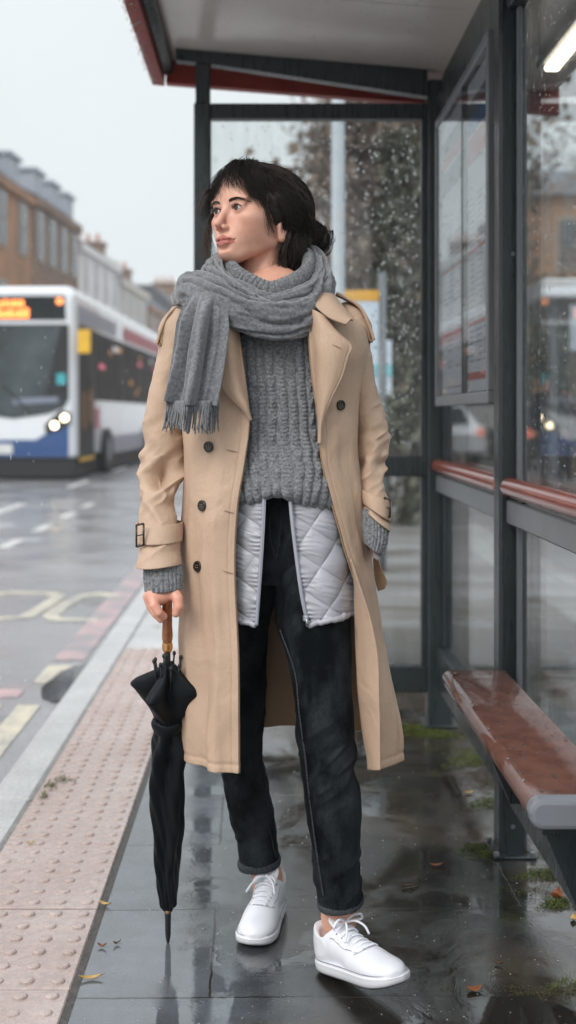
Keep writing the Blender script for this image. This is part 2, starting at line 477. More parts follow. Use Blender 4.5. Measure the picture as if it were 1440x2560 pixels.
# denim
m = NT('black_denim'); o = m.obj()
n1 = m.noise(m.map(o, (260, 260, 40)), 4, 3); n2 = m.noise(m.map(o, (1, 1, .45)), 11, 6, .68)
c = m.mix(m.ramp(n2, [(.42, 0.0), (.84, 1.0)]), (.0015,.0028,.0036), (.046,.054,.061))
c = m.mix(1.0, c, m.ramp(n1, [(.3, .55), (.7, 1.5)]), 'MULTIPLY'); m.set(c, .9, Specular_IOR_Level=.12)
m.bump(m.noise(o, 500, 2), .35, .0006); M['denim'] = m.m
M['denim_edge'] = mat_simple('denim_hem', (.036,.042,.048), .9, .6, 260)
# skin
m = NT('skin'); vc = m.n('ShaderNodeVertexColor'); vc.layer_name = 'Col'; o = m.obj()
f = m.mix(m.ramp(m.noise(o, 60, 5, .65), [(.35, 0.0), (.7, 1.0)]), (1.04, 1.02, 1.02), (.97, .86, .84))
m.set(m.mix(1.0, vc.outputs['Color'], f, 'MULTIPLY'), .46, Subsurface_Weight=.12, Subsurface_Scale=.006, Specular_IOR_Level=.45)
m.b.inputs['Subsurface Radius'].default_value = (1.0, .35, .2)
m.bump(m.noise(o, 700, 2), .12, .0004); M['skin'] = m.m
M['eye_white'] = mat_simple('eye_white', (.46,.41,.385), .15, .03)
M['iris'] = mat_simple('iris', (.045,.022,.012), .08, .2, 300)
M['pupil'] = mat_simple('pupil', (.003,.003,.003), .05)
m = NT('hair_dark_brown'); o = m.obj()
nn = m.noise(m.map(o, (1, 1, .2)), 160, 3)
m.set(m.mix(m.ramp(nn, [(.35, 0.0), (.7, 1.0)]), (.0045,.003,.0023), (.018,.011,.0075)), .55, Specular_IOR_Level=.3)
M['hair'] = m.m
M['hair_mid'] = mat_simple('hair_lock', (.030,.0185,.0125), .42, .5, 200, Specular_IOR_Level=.5)
M['hair_light'] = mat_simple('hair_strand', (.055,.028,.016), .45, .3, 200)
M['brow'] = mat_simple('brow_hair', (.060,.036,.026), .7)
M['shoe'] = mat_simple('white_leather', (.74,.75,.79), .42, .015, 30, .12, 260, .0006)
M['shoe_sole'] = mat_simple('white_rubber', (.70,.70,.735), .5, .02, 20, .1, 200)
M['lace'] = mat_simple('white_lace', (.80,.81,.86), .8, .04, 400)
M['shoe_seam'] = mat_simple('shoe_seam', (.30,.30,.34), .6)
M['eyelet'] = mat_simple('shoe_eyelet', (.10,.10,.12), .6)
M['outsole'] = mat_simple('brown_outsole', (.06,.045,.04), .8)
M['nylon'] = mat_simple('black_umbrella_nylon', (.0018,.0038,.0052), .5, .3, 12, .15, 120, .001, Specular_IOR_Level=.18)
M['wood'] = None
m = NT('varnished_wood'); o = m.obj()
nn = m.noise(m.map(o, (60, 60, 6)), 3, 4)
m.set(m.mix(m.ramp(nn, [(.35, 0.0), (.7, 1.0)]), (.19,.055,.012), (.33,.11,.025)), .22, Coat_Weight=.6); M['wood'] = m.m
M['brass'] = mat_simple('brass_collar', (.75,.38,.16), .25, Metallic=1.0)
M['black_plastic'] = mat_simple('black_plastic', (.008,.009,.011), .35)
M['button'] = mat_simple('dark_horn_button', (.018,.013,.010), .25, .4, 120)
# shelter
m = NT('grey_green_paint'); p = m.obj()
nn = m.noise(p, 6, 5); dr = m.noise(m.map(p, (40, 40, 3)), 2, 4)
c = m.mix(1.0, (.020,.027,.029), m.ramp(nn, [(.3, .85), (.7, 1.15)]), 'MULTIPLY')
m.set(c, m.ramp(dr, [(.35, .22), (.65, .42)])); m.bump(m.noise(p, 90, 3), .15, .0006); M['frame'] = m.m
M['frame_lt'] = mat_simple('grey_aluminium', (.15,.16,.17), .35, .12, 10)
m = NT('red_paint'); p = m.obj()
nn = m.noise(p, 9, 5); c = m.mix(m.ramp(nn, [(.35, 0.0), (.7, 1.0)]), (.26,.028,.018), (.34,.05,.033)); m.set(c, .5, Specular_IOR_Level=.3); M['red'] = m.m
m = NT('red_brown_rail'); p = m.obj()
nn = m.noise(p, 12, 5); c = m.mix(m.ramp(nn, [(.35, 0.0), (.7, 1.0)]), (.23,.045,.028), (.34,.085,.055)); m.set(c, .2, Coat_Weight=.4); M['rail'] = m.m
m = NT('wet_red_brown_seat'); p = m.obj()
nn = m.noise(p, 14, 6, .6); nb = m.noise(m.map(p, (1, .3, 1)), 60, 5, .7); c = m.mix(m.ramp(nn, [(.3, 0.0), (.7, 1.0)]), (.085,.036,.026), (.145,.068,.052))
m.set(c, m.ramp(nb, [(.45, .03), (.8, .30)]), Specular_IOR_Level=.8); m.bump(nb, .14, .0015); M['seat'] = m.m
m = NT('ceiling_panel'); p = m.obj()
nn = m.noise(p, 3, 6, .6); sp = m.noise(p, 75, 2, .5)
c = m.mix(m.ramp(nn, [(.3, 0.0), (.75, 1.0)]), (.62,.57,.52), (.76,.71,.66))
c = m.mix(m.ramp(sp, [(.68, 0.0), (.73, 1.0)]), c, (.30,.26,.21)); m.set(c, .22); M['ceiling'] = m.m
# clear panes: fresnel mix of see-through and mirror, faint dirt
def mat_glass(name, tint=(.93,.95,.95), dirt=.03):
    m = NT(name); t = m.t; t.nodes.remove(m.b)
    fr = m.n('ShaderNodeFresnel'); g0 = m.n('ShaderNodeNewGeometry'); m.l(m.math('SUBTRACT', 1.42, m.math('MULTIPLY', g0.outputs['Backfacing'], 1.42-1/1.42)), fr.inputs['IOR'])
    tr = m.n('ShaderNodeBsdfTransparent'); tr.inputs['Color'].default_value = tint + (1,)
    gl = m.n('ShaderNodeBsdfGlossy'); gl.inputs['Roughness'].default_value = .015
    di = m.n('ShaderNodeBsdfDiffuse'); di.inputs['Color'].default_value = (.55,.56,.56,1)
    m1 = m.n('ShaderNodeMixShader'); m2 = m.n('ShaderNodeMixShader')
    m.l(fr.outputs[0], m1.inputs[0]); m.l(tr.outputs[0], m1.inputs[1]); m.l(gl.outputs[0], m1.inputs[2])
    g = m.n('ShaderNodeNewGeometry')
    nz = m.noise(m.map(g.outputs['Position'], (10, 10, .9)), 3, 5, .6)
    m.l(m.ramp(nz, [(.45, dirt*.35), (.75, dirt*2.2)]), m2.inputs[0]); m.l(m1.outputs[0], m2.inputs[1]); m.l(di.outputs[0], m2.inputs[2])
    m.l(m2.outputs[0], m.out.inputs['Surface']); return m.m
M['glass'] = mat_glass('clear_glass')
M['glass_clean'] = mat_glass('case_glass', (.96,.97,.98), .03)
m = NT('water_drop'); m.set((1,1,1), .02, Transmission_Weight=1.0, IOR=1.33); M['drop'] = m.m
# ================================================================== ground
def sheet(name, x0, x1, y0, y1, z, mat, kind='structure', nx=2, ny=2, hf=None):
    xs = np.linspace(x0, x1, nx); ys = np.linspace(y0, y1, ny)
    X, Y = np.meshgrid(xs, ys); Z = np.full(X.shape, float(z))
    if hf is not None: Z = Z + hf(X, Y)
    V = np.stack([X, Y, Z], -1).reshape(-1, 3); o = mesh_np(name, V, gridquads(ny, nx), mat, smooth=False)
    return tag(o, kind=kind)

def stripes_mask(m, sep_x, edges, soft=.0): pass

# pavement slabs: wet grey stone
m = NT('wet_paving_slabs'); p = m.pos()
br = m.n('ShaderNodeTexBrick'); br.offset = .5; br.inputs['Scale'].default_value = 1.0
br.inputs['Brick Width'].default_value = 1.45; br.inputs['Row Height'].default_value = .43; br.inputs['Mortar Size'].default_value = .0032
br.inputs['Mortar Smooth'].default_value = .3; br.inputs['Color1'].default_value = (.082,.091,.103,1); br.inputs['Color2'].default_value = (.108,.118,.131,1); br.inputs['Mortar'].default_value = (.018,.017,.016,1)
mp = m.n('ShaderNodeMapping'); mp.inputs['Location'].default_value = (.40+.40, .16, 0); mp.inputs['Rotation'].default_value = (0, 0, R(-.9)); m.l(p, mp.inputs['Vector'])
wob = m.n('ShaderNodeTexNoise'); wob.inputs['Scale'].default_value = 22; m.l(p, wob.inputs['Vector']); wv2 = m.n('ShaderNodeVectorMath'); wv2.operation = 'SCALE'; wv2.inputs['Scale'].default_value = .008; m.l(wob.outputs['Color'], wv2.inputs[0]); wv3 = m.n('ShaderNodeVectorMath'); m.l(mp.outputs[0], wv3.inputs[0]); m.l(wv2.outputs[0], wv3.inputs[1]); m.l(wv3.outputs[0], br.inputs['Vector'])
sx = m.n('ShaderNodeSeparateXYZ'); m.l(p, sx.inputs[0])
shade = m.math('MULTIPLY', m.math('ADD', sx.outputs['X'], .27), 2.6, True)          # roof shade painted into the slab colour, deepening away from the kerb
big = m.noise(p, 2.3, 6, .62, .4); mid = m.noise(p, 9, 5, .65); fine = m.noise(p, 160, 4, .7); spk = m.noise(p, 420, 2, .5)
dirt = m.math('ADD', m.math('MULTIPLY', shade, .55), m.math('SUBTRACT', big, .5), True)  # random grime plus the painted roof shade
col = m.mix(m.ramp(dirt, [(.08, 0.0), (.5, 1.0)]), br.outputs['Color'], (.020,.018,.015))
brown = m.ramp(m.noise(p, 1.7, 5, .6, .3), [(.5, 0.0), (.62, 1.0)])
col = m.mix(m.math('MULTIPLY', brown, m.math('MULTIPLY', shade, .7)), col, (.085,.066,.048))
moss = m.math('MULTIPLY', m.ramp(m.noise(p, 3.1, 6, .7), [(.55, 0.0), (.66, 1.0)]), m.math('MULTIPLY', m.math('SUBTRACT', sx.outputs['X'], .18), 2.2, True))
col = m.mix(m.math('MULTIPLY', moss, .8), col, (.048,.048,.010))
col = m.mix(1.0, col, m.ramp(mid, [(.3, .72), (.7, 1.22)]), 'MULTIPLY')
col = m.mix(1.0, col, m.ramp(fine, [(.3, .8), (.7, 1.2)]), 'MULTIPLY')
far = m.ramp(m.math('MULTIPLY', m.math('SUBTRACT', sx.outputs['Y'], 5.2), .5, True), [(0, 0.0), (1, 1.0)])
bands = m.ramp(m.noise(m.map(p, (.25, 1.6, 1)), 1.0, 4, .6), [(.38, 0.0), (.6, 1.0)])
col = m.mix(far, col, m.mix(bands, (.12,.10,.085), (.31,.30,.30)))
col = m.mix(br.outputs['Fac'], col, (.02,.019,.017))
pud = m.noise(p, 3.4, 6, .62, .8)
ro = m.ramp(pud, [(.54, .018), (.62, .04), (.72, .14), (.82, .30)])
ro = m.mix(far, ro, (.30,.30,.30))
m.set(col, ro, Specular_IOR_Level=.6, IOR=1.85)
hh = m.math('ADD', m.math('MULTIPLY', fine, m.ramp(pud, [(.44, 0.02), (.60, .8)])), m.math('MULTIPLY', mid, .35))
hh = m.math('SUBTRACT', hh, m.math('MULTIPLY', br.outputs['Fac'], 1.6))
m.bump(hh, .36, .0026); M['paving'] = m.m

# road
m = NT('wet_asphalt'); p = m.pos()
big = m.noise(p, .8, 5, .6); fine = m.noise(p, 130, 4, .75); 
col = m.mix(1.0, m.mix(m.ramp(big, [(.3, 0.0), (.7, 1.0)]), (.21,.215,.225), (.29,.295,.305)), m.ramp(fine, [(.3, .6), (.7, 1.4)]), 'MULTIPLY')
pud = m.noise(m.map(p, (.55, .9, 1)), 1.5, 5, .6, .3)
m.set(col, m.ramp(pud, [(.38, .05), (.48, .16), (.62, .27)]), Specular_IOR_Level=.6)
m.bump(m.math('MULTIPLY', fine, m.ramp(pud, [(.36, .05), (.46, 1.0)])), .35, .003); M['asphalt'] = m.m

# tactile
m = NT('pink_tactile_concrete'); p = m.pos()
n1 = m.noise(p, 3.5, 5, .6); n2 = m.noise(p, 38, 5, .7); n3 = m.noise(p, 240, 3, .6)
c = m.mix(m.ramp(n1, [(.3, 0.0), (.7, 1.0)]), (.355,.262,.228), (.43,.352,.325))
c = m.mix(1.0, c, m.ramp(n2, [(.28, .78), (.65, 1.1)]), 'MULTIPLY'); c = m.mix(1.0, c, m.ramp(n3, [(.3, .88), (.7, 1.1)]), 'MULTIPLY')
m.set(c, m.ramp(n2, [(.3, .12), (.7, .42)]), Specular_IOR_Level=.6); m.bump(m.math('ADD', n2, m.math('MULTIPLY', n3, .4)), .35, .0025); M['tactile'] = m.m
m = NT('pale_kerb_stone'); p = m.pos()
n1 = m.noise(p, 60, 5, .75); n2 = m.noise(p, 4, 4)
c = m.mix(m.ramp(n1, [(.3, 0.0), (.7, 1.0)]), (.28,.28,.275), (.53,.53,.52)); c = m.mix(1.0, c, m.ramp(n2, [(.3, .85), (.7, 1.1)]), 'MULTIPLY')
m.set(c, .38, Specular_IOR_Level=.6); m.bump(n1, .4, .002); M['kerb'] = m.m
M['joint'] = mat_simple('dark_grit', (.055,.05,.045), .6, .5, 90, .6, 150, .004)
def mat_paint(name, col, wear=.5):
    m = NT(name); p = m.pos(); n1 = m.noise(p, 70, 5, .75); n2 = m.noise(p, 5, 5, .6)
    w = m.math('ADD', m.math('MULTIPLY', n1, .5), m.math('MULTIPLY', n2, .5))
    c = m.mix(m.ramp(w, [(wear-.1, 0.0), (wear+.05, 1.0)]), (.22,.22,.23), col)
    m.set(c, .3, Specular_IOR_Level=.6); m.bump(n1, .4, .004); return m.m
M['p_yellow'] = mat_paint('worn_yellow_paint', (.60,.54,.40), .53)
M['p_red'] = mat_paint('worn_red_paint', (.52,.33,.33), .53)
M['p_white'] = mat_paint('worn_white_paint', (.62,.62,.60), .45)
M['p_cream'] = mat_paint('worn_cream_paint', (.60,.55,.42), .50)

ZR = -0.105
sheet('ground', -148, 148, -19, 410, -0.16, M['asphalt'])
sheet('road', -16, -0.865, -18, 400, ZR, M['asphalt'], nx=4, ny=12)
# pavement (one raised slab of ground) right of the tactile strip
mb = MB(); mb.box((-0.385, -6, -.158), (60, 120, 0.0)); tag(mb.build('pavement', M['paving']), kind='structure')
mb = MB(); mb.box((-0.404, -6, -.15), (-0.3852, 60, -0.004)); tag(mb.build('pavement_joint', M['joint']), kind='structure')
mb = MB()
y = -4.0 + 2.45 % .4
ys = [2.452 + .4*k for k in range(-12, 9)]
for y0 in ys:
    mb.box((-0.7185 + rng.uniform(-.001, .001), y0+.003, -.15), (-0.4045, y0+.397, rng.uniform(-.0012, .0012)), 0, .003)
Vd = []; Fd = []
for y0 in ys:
    for r_ in range(6):
        for c_ in range(5):
            cx = -0.4045 - .031 - c_*.0635 + rng.uniform(-.0012, .0012); cy = y0 + .0335 + r_*.0666 + rng.uniform(-.0012, .0012)
            rr = .0155 + rng.uniform(-.0015, .0012); hh_ = .0052 + rng.uniform(-.0012, .0006)
            if rng.random() < .04: hh_ *= .4
            ringz = [(1.0, -.002), (.93, hh_*.45), (.72, hh_*.88), (.4, hh_*1.0)]
            V = []
            for q, z_ in ringz:
                for k in range(12):
                    a = 2*math.pi*k/12; V.append((cx+rr*q*math.cos(a), cy+rr*q*math.sin(a), z_))
            V.append((cx, cy, hh_*1.02)); Fc = []
            for j in range(3):
                for k in range(12): Fc.append([j*12+k, j*12+(k+1)%12, (j+1)*12+(k+1)%12, (j+1)*12+k])
            for k in range(12): Fc.append([36+k, 36+(k+1)%12, 48])
            mb.add(V, Fc)
tag(mb.build('tactile_paving', M['tactile'], smooth=False), kind='structure')
mb = MB()
yk = ys[-1] + .4
while yk < 60:
    d = .55; mb.box((-0.7185, yk+.004, -.15), (-0.4045, yk+d-.004, rng.uniform(-.002, 0.0)), 0, .004); yk += d
tag(mb.build('pale_paving_strip', M['kerb']), kind='structure')
mb = MB(); yk = -4.1
while yk < 90:
    d = .46 if (yk < 3.3 and yk > 2.6) else .915
    mb.box((-0.86, yk+.003, -.30), (-0.7225, yk+d-.003, rng.uniform(.0, .0025)), 0, .012); yk += d
tag(mb.build('kerb', M['kerb']), kind='structure')
mb = MB(); mb.box((-0.858, -4, -.2), (-0.60, 60, -0.012)); tag(mb.build('kerb_joint_bed', M['joint']), kind='structure')
# far pavement on the other side of the street
mb = MB(); mb.box((-14, -10, -.2), (-9.9, 44, 0.0)); mb.box((-60, 44, -.2), (-9.0, 47, 0.0)); tag(mb.build('far_pavement', M['kerb']), kind='structure')

# ---- road markings
def flat(poly, z, h=.0035):
    mb = MB(); mb.prism([(x, y, z) for x, y in poly], (0, 0, h)); return mb
def gpt(px, py, z=ZR): Y = (CAM_H - z)*F0/(py-V0); return ((px-U0)*Y/F0, Y)
def mark(name, polys, mat):
    mb = MB()
    for P in polys: mb.prism([(x, y, ZR+.001) for x, y in P], (0, 0, .004))
    return tag(mb.build(name, mat), kind='structure')
mark('red_route_line', [[(-1.12, 6.25), (-.955, 6.25), (-.955, 30), (-1.12, 30)]], M['p_red'])
mark('red_route_line', [[(-1.12, 2), (-.96, 2), (-.96, 2.3), (-1.12, 2.3)], [(-1.55, 5.42), (-1.13, 5.42), (-1.13, 5.58), (-1.55, 5.58)]], M['p_red'])
mark('double_yellow_line', [[(-1.10, 2.0), (-1.00, 2.0), (-1.00, 5.28), (-1.10, 5.28)], [(-1.27, 2.0), (-1.17, 2.0), (-1.17, 5.28), (-1.27, 5.28)]], M['p_yellow'])
mark('yellow_kerb_mark', [[(-1.12, 5.72), (-.965, 5.72), (-.965, 6.12), (-1.12, 6.12)]], M['p_yellow'])
mark('lane_dash', [[(-3.62, Y_), (-3.50, Y_), (-3.50, Y_+2.2), (-3.62, Y_+2.2)] for Y_ in (15.2, 21.5, 27.8)], M['p_white'])
mark('bay_dash', [[(-2.62, Y_), (-2.50, Y_), (-2.50, Y_+.75), (-2.62, Y_+.75)] for Y_ in (8.2, 9.9, 11.6, 13.3, 15.0, 16.7)] , M['p_white'])
# yellow lettering on the road, part of it cut off by the frame
def stroke(pts, w_):
    P = [np.array(gpt(*q)) for q in pts]; polys = []
    for a, b in zip(P[:-1], P[1:]):
        d = b-a; Ln = np.linalg.norm(d); d = d/Ln; n = np.array([-d[1], d[0]]); wv = w_*(.5)
        a2 = a-d*.02; b2 = b+d*.02
        polys.append([tuple(a2-n*wv), tuple(b2-n*wv), tuple(b2+n*wv), tuple(a2+n*wv)])
    return polys
mb = MB()
k_ = 0
for pts, w_ in (([(-60,1500),(-70,1532),(-10,1548),(60,1545),(105,1522),(148,1492),(120,1484),(30,1482),(-30,1488),(-60,1500)], .10),
                ([(285,1492),(255,1486),(215,1490),(185,1500),(150,1520),(125,1540),(140,1550),(235,1552)], .10),
                ([(-330,1484),(-400,1548),(-250,1550),(-200,1515),(-270,1512)], .13)):
    for P in stroke(pts, w_):
        k_ += 1; mb.prism([(x, y, ZR+.001+.0004*(k_ % 7)) for x, y in P], (0, 0, .0035))
tag(mb.build('road_lettering', M['p_cream']), kind='structure')
# puddle in the gutter and on the carriageway
m = NT('puddle_water'); p = m.pos(); m.set((.02,.021,.022), .02, Specular_IOR_Level=.7); m.bump(m.noise(p, 26, 3), .10, .003); M['puddle'] = m.m
def puddle(cx, cy, rx, ry, z, seed):
    n = 60; P = []
    for k in range(n):
        a = 2*math.pi*k/n; q = 1 + .28*float(noise3(np.array([math.cos(a)*1.7, math.sin(a)*1.7, seed*3.1]))) + .12*float(noise3(np.array([math.cos(a)*6, math.sin(a)*6, seed*7.7])))
        P.append((cx+rx*q*math.cos(a), cy+ry*q*math.sin(a), z))
    mb = MB(); mb.add(P, [list(range(n))]); return tag(mb.build('puddle', M['puddle']), kind='structure')
puddle(-.915, 5.75, .045, .55, ZR+.0065, 1); puddle(-.965, 5.72, .085, .34, ZR+.0075, 5)
# ================================================================== bus shelter
SH = empty('bus_shelter', (.2, 3.3, 0), 'dark grey-green bus shelter with red roof edge, rain-spotted glass and a red wall rail', 'bus shelter')
XW = .670
def part(name, mat, parent, fn, smooth=False):
    mb = MB(); fn(mb); return mb.build(name, mat, parent, smooth)
def boxpart(name, mat, parent, a, b, bev=.003): return part(name, mat, parent, lambda m_: m_.box(a, b, 0, bev))
Y2 = 4.54; YM = 3.23; YN = 1.95
boxpart('post', M['frame'], SH, (.614, YM-.045, 0), (.689, YM+.04, 2.52), .008)
boxpart('post', M['frame'], SH, (.602, Y2-.02, 0), (.696, Y2+.07, 2.44), .008)
boxpart('post', M['frame'], SH, (.614, YN-.045, 0), (.689, YN+.04, 2.52), .008)
lp = boxpart('post', M['frame'], SH, (-.280, Y2-.02, 0), (-.2165, Y2+.05, 2.353), .006)
boxpart('post_extension', M['frame'], SH, (-.274, Y2-.014, 2.352), (-.219, Y2+.044, 2.53), .004)
for nm, z0, z1 in (('top_bar', 2.293, 2.351), ('middle_bar', .943, 1.019), ('bottom_bar', .126, .224)):
    boxpart(nm, M['frame'], SH, (-.2170, Y2-.012, z0), (.6025, Y2+.042, z1), .004)
boxpart('corner_mullion', M['frame'], SH, (.580, Y2-.004, .224), (.6020, Y2+.034, 2.293), .002)
e1 = boxpart('glass_pane', M['glass'], SH, (-.2168, Y2+.010, 1.019), (.580, Y2+.018, 2.293), 0); e1['label'] = 'rain-spotted upper end pane'
e2 = boxpart('glass_pane', M['glass'], SH, (-.2168, Y2+.010, .224), (.580, Y2+.018, .943), 0); e2['label'] = 'lower end pane'
# long wall
for (ya, yb) in ((YM+.042, Y2-.021), (YN+.042, YM-.047)):
    boxpart('low_rail', M['frame'], SH, (.632, ya, .150), (.680, yb, .305), .004)
    boxpart('mid_rail', M['frame_lt'], SH, (.632, ya, .885), (.680, yb, .948), .004)
    boxpart('top_rail', M['frame'], SH, (.632, ya, 2.245), (.680, yb, 2.37), .004)
    boxpart('wall_plate', M['frame'], SH, (.655, ya, 2.3705), (.690, yb, 2.452), .003)
    g1 = boxpart('glass_pane', M['glass'], SH, (XW, ya, .305), (XW+.008, yb, .885), 0)
    g2 = boxpart('glass_pane', M['glass'], SH, (XW, ya, .948), (XW+.008, yb, 2.245), 0)
for yc in (YM-.075, YM+.07, Y2-.052):
    boxpart('glazing_bead', M['frame_lt'] if yc < YM else M['frame'], SH, (.655, yc-.013, .306), (.667, yc+.013, 2.244), .002)
def rail_(mb, ya, yb):
    x, z, r_ = .637, .982, .026
    ys_ = [ya, ya+.004, ya+.014, ya+.03, yb-.03, yb-.014, yb-.004, yb]; rs = [.012, .02, .0255, r_, r_, .0255, .02, .012]
    mb.tube([(x, y_, z) for y_ in ys_], rs, 20)
for ya, yb in ((YM+.01, Y2-.03), (YN+.05, YM-.05)):
    r1 = part('lean_rail', M['rail'], SH, lambda mb: rail_(mb, ya, yb), True)
    for q in (.12, .88):
        yy = ya+(yb-ya)*q; boxpart('rail_bracket', M['frame'], SH, (.640, yy-.012, .9485), (.660, yy+.012, .965))
# end brackets: tapering roof arms
def arm(mb, yc):
    P = [(-.348, yc-.025, 2.553), (.601, yc-.025, 2.472), (.601, yc-.025, 2.373), (-.20, yc-.025, 2.492), (-.348, yc-.025, 2.510)]
    mb.prism(P, (0, .05, 0))
part('roof_arm', M['frame'], SH, lambda mb: arm(mb, Y2))
part('roof_arm', M['frame'], SH, lambda mb: arm(mb, YM))
# roof: ceiling sheet, deck, red fascia, inner trim
def zc(x): return 2.556 - .0815*(x+.37)
RY0, RY1 = 1.75, 4.73
def ceil_(mb):
    for ya, yb in ((RY0+.06, 2.6), (2.606, 3.85), (3.856, RY1-.05)):
        mb.prism([(-.37, ya, zc(-.37)), (-.37, yb, zc(-.37)), (.70, yb, zc(.70)), (.70, ya, zc(.70))], (0, 0, .012))
CE = part('ceiling_panel', M['ceiling'], SH, ceil_)
def deck(mb): mb.prism([(-.44, RY0+.01, zc(-.44)+.03), (-.44, RY1-.01, zc(-.44)+.03), (1.13, RY1-.01, zc(1.13)+.03), (1.13, RY0+.01, zc(1.13)+.03)], (0, 0, .035))
part('roof_deck', M['frame'], SH, deck)
def fas(mb):
    mb.prism([(-.455, RY0, 2.475), (-.408, RY0, 2.470), (-.400, RY0, 2.61), (-.470, RY0, 2.625)], (0, RY1-RY0, 0))
def fas2(mb):
    for (ya, yb) in ((RY1-.035, RY1+.012),):
        mb.prism([(-.399, ya, 2.474), (1.14, ya, 2.352), (1.14, ya, 2.50), (-.399, ya, 2.62)], (0, yb-ya, 0))
part('fascia', M['red'], SH, fas); part('fascia', M['red'], SH, fas2)
part('inner_trim', M['frame'], SH, lambda mb: mb.prism([(-.4, RY0, 2.50), (-.371, RY0, 2.515), (-.371, RY0, 2.558), (-.4, RY0, 2.57)], (0, RY1-RY0-.04, 0)))
part('back_soffit', M['ceiling'], SH, lambda mb: mb.prism([(.703, RY0+.05, zc(.703)-.002), (.703, RY1-.05, zc(.703)-.002), (1.12, RY1-.05, zc(1.12)-.002), (1.12, RY0+.05, zc(1.12)-.002)], (0, 0, .012)))
# small bolts / plates at the base of the posts
boxpart('base_plate', M['frame'], SH, (.595, YM-.07, 0.001), (.71, YM+.065, .008)); boxpart('base_plate', M['frame'], SH, (.585, Y2-.045, 0.001), (.715, Y2+.095, .008))
for (x, y_) in ((.604, YM-.058), (.70, YM-.058), (.604, YM+.055)): part('anchor_bolt', M['frame_lt'], SH, lambda mb: mb.disc((x, y_, .012), (0, 0, 1), .008, .01, 6))
for zz in (.08, .20, .98, 1.6, 2.28, 2.32):
    for yy in (YM-.0455,): part('rivet', M['frame_lt'], SH, lambda mb: mb.disc((.65, yy, zz), (0, 1, 0), .006, .004, 10))
# strip light under the rear overhang, seen through the glass
SL = empty('strip_light', (1.0, 3.8, 2.44), 'lit white strip light glowing behind the wet glass at the top right', 'strip light')
part('housing', M['frame_lt'], SL, lambda mb: mb.box((.955, 3.30, 2.405), (1.045, 4.27, 2.430), 0, .004))
M['lamp'] = mat_emit('lamp_tube', (1.0, .86, .66), 9.0)
part('tube', M['lamp'], SL, lambda mb: mb.box((.975, 3.34, 2.385), (1.025, 4.235, 2.4045), 0, .006))

# ---- timetable case
TC = empty('timetable_case', (.62, 3.8, 1.2), 'framed timetable case with two printed sheets on the shelter wall', 'timetable case')
cy0, cy1, cz0, cz1 = 3.30, 4.34, 1.205, 2.235
def fr(mb):
    x0, x1 = .604, .636
    mb.box((x0, cy0, cz0), (x1, cy1, cz0+.034), 0, .003); mb.box((x0, cy0, cz1-.03), (x1, cy1, cz1), 0, .003)
    mb.box((x0, cy0, cz0+.0342), (x1, cy0+.034, cz1-.0302), 0, .003); mb.box((x0, cy1-.03, cz0+.0342), (x1, cy1, cz1-.0302), 0, .003)
part('case_frame', M['frame_lt'], TC, fr)
boxpart('case_back', M['frame'], TC, (.632, cy0+.034, cz0+.034), (.6355, cy1-.03, cz1-.03), 0)
boxpart('case_glass', M['glass_clean'], TC, (.609, cy0+.034, cz0+.034), (.611, cy1-.03, cz1-.03), 0)
boxpart('divider', M['frame'], TC, (.608, 3.765, cz0+.034), (.630, 3.775, cz1-.03), 0)
M['paper'] = mat_simple('printed_paper', (.60,.61,.64), .6, .04)
M['ink'] = mat_simple('grey_print', (.24,.25,.28), .7, .1); M['ink_red'] = mat_simple('red_print', (.50,.10,.07), .6, .1)
M['ink_blue'] = mat_simple('blue_print', (.03,.10,.25), .6, .1); M['ink_dark'] = mat_simple('dark_print', (.07,.075,.09), .6, .1)
for k, (a, b) in enumerate(((cy0+.04, 3.762), (3.778, cy1-.034))):
    sh = boxpart('poster', M['paper'], TC, (.626, a, cz0+.04), (.628, b, cz1-.034), 0)
    xx = .6252
    def pr(mb, rows):
        for (ya, yb, za, zb, mi) in rows: mb.box((xx-.0004*(mi+1), ya, za), (xx+.0005, yb, zb), mi)
    rows = []; w_ = b-a
    rows.append((a+.01, b-.01, cz0+.075, cz0+.098, 1) if k == 0 else (a+.02, b-.02, cz0+.06, cz0+.066, 0))
    for rz in range(34):
        z = cz0+.13+rz*.0185
        if z > cz0+.66: break
        if rz in (6, 18) : rows.append((a+.015, b-.02, z, z+.012, 1)); continue
        if rng.random() < .12: continue
        for c_ in range(3 if k == 0 else 2):
            ya = a+.02+c_*w_/(3 if k == 0 else 2)+rng.uniform(0, .01); yb = ya+rng.uniform(.35, .9)*w_*(.3 if k == 0 else .42)
            rows.append((ya, min(yb, b-.01), z, z+.0045, 0))
    rows.append((a, b, cz1-.15, cz1-.10, 3)); rows.append((a, b, cz1-.20, cz1-.152, 1 if k else 2)); rows.append((a, b, cz1-.29, cz1-.21, 3 if k else 1))
    prn = MB(); pr(prn, rows); prn.build('print', [M['ink'], M['ink_red'], M['ink_blue'], M['ink_dark']], sh)

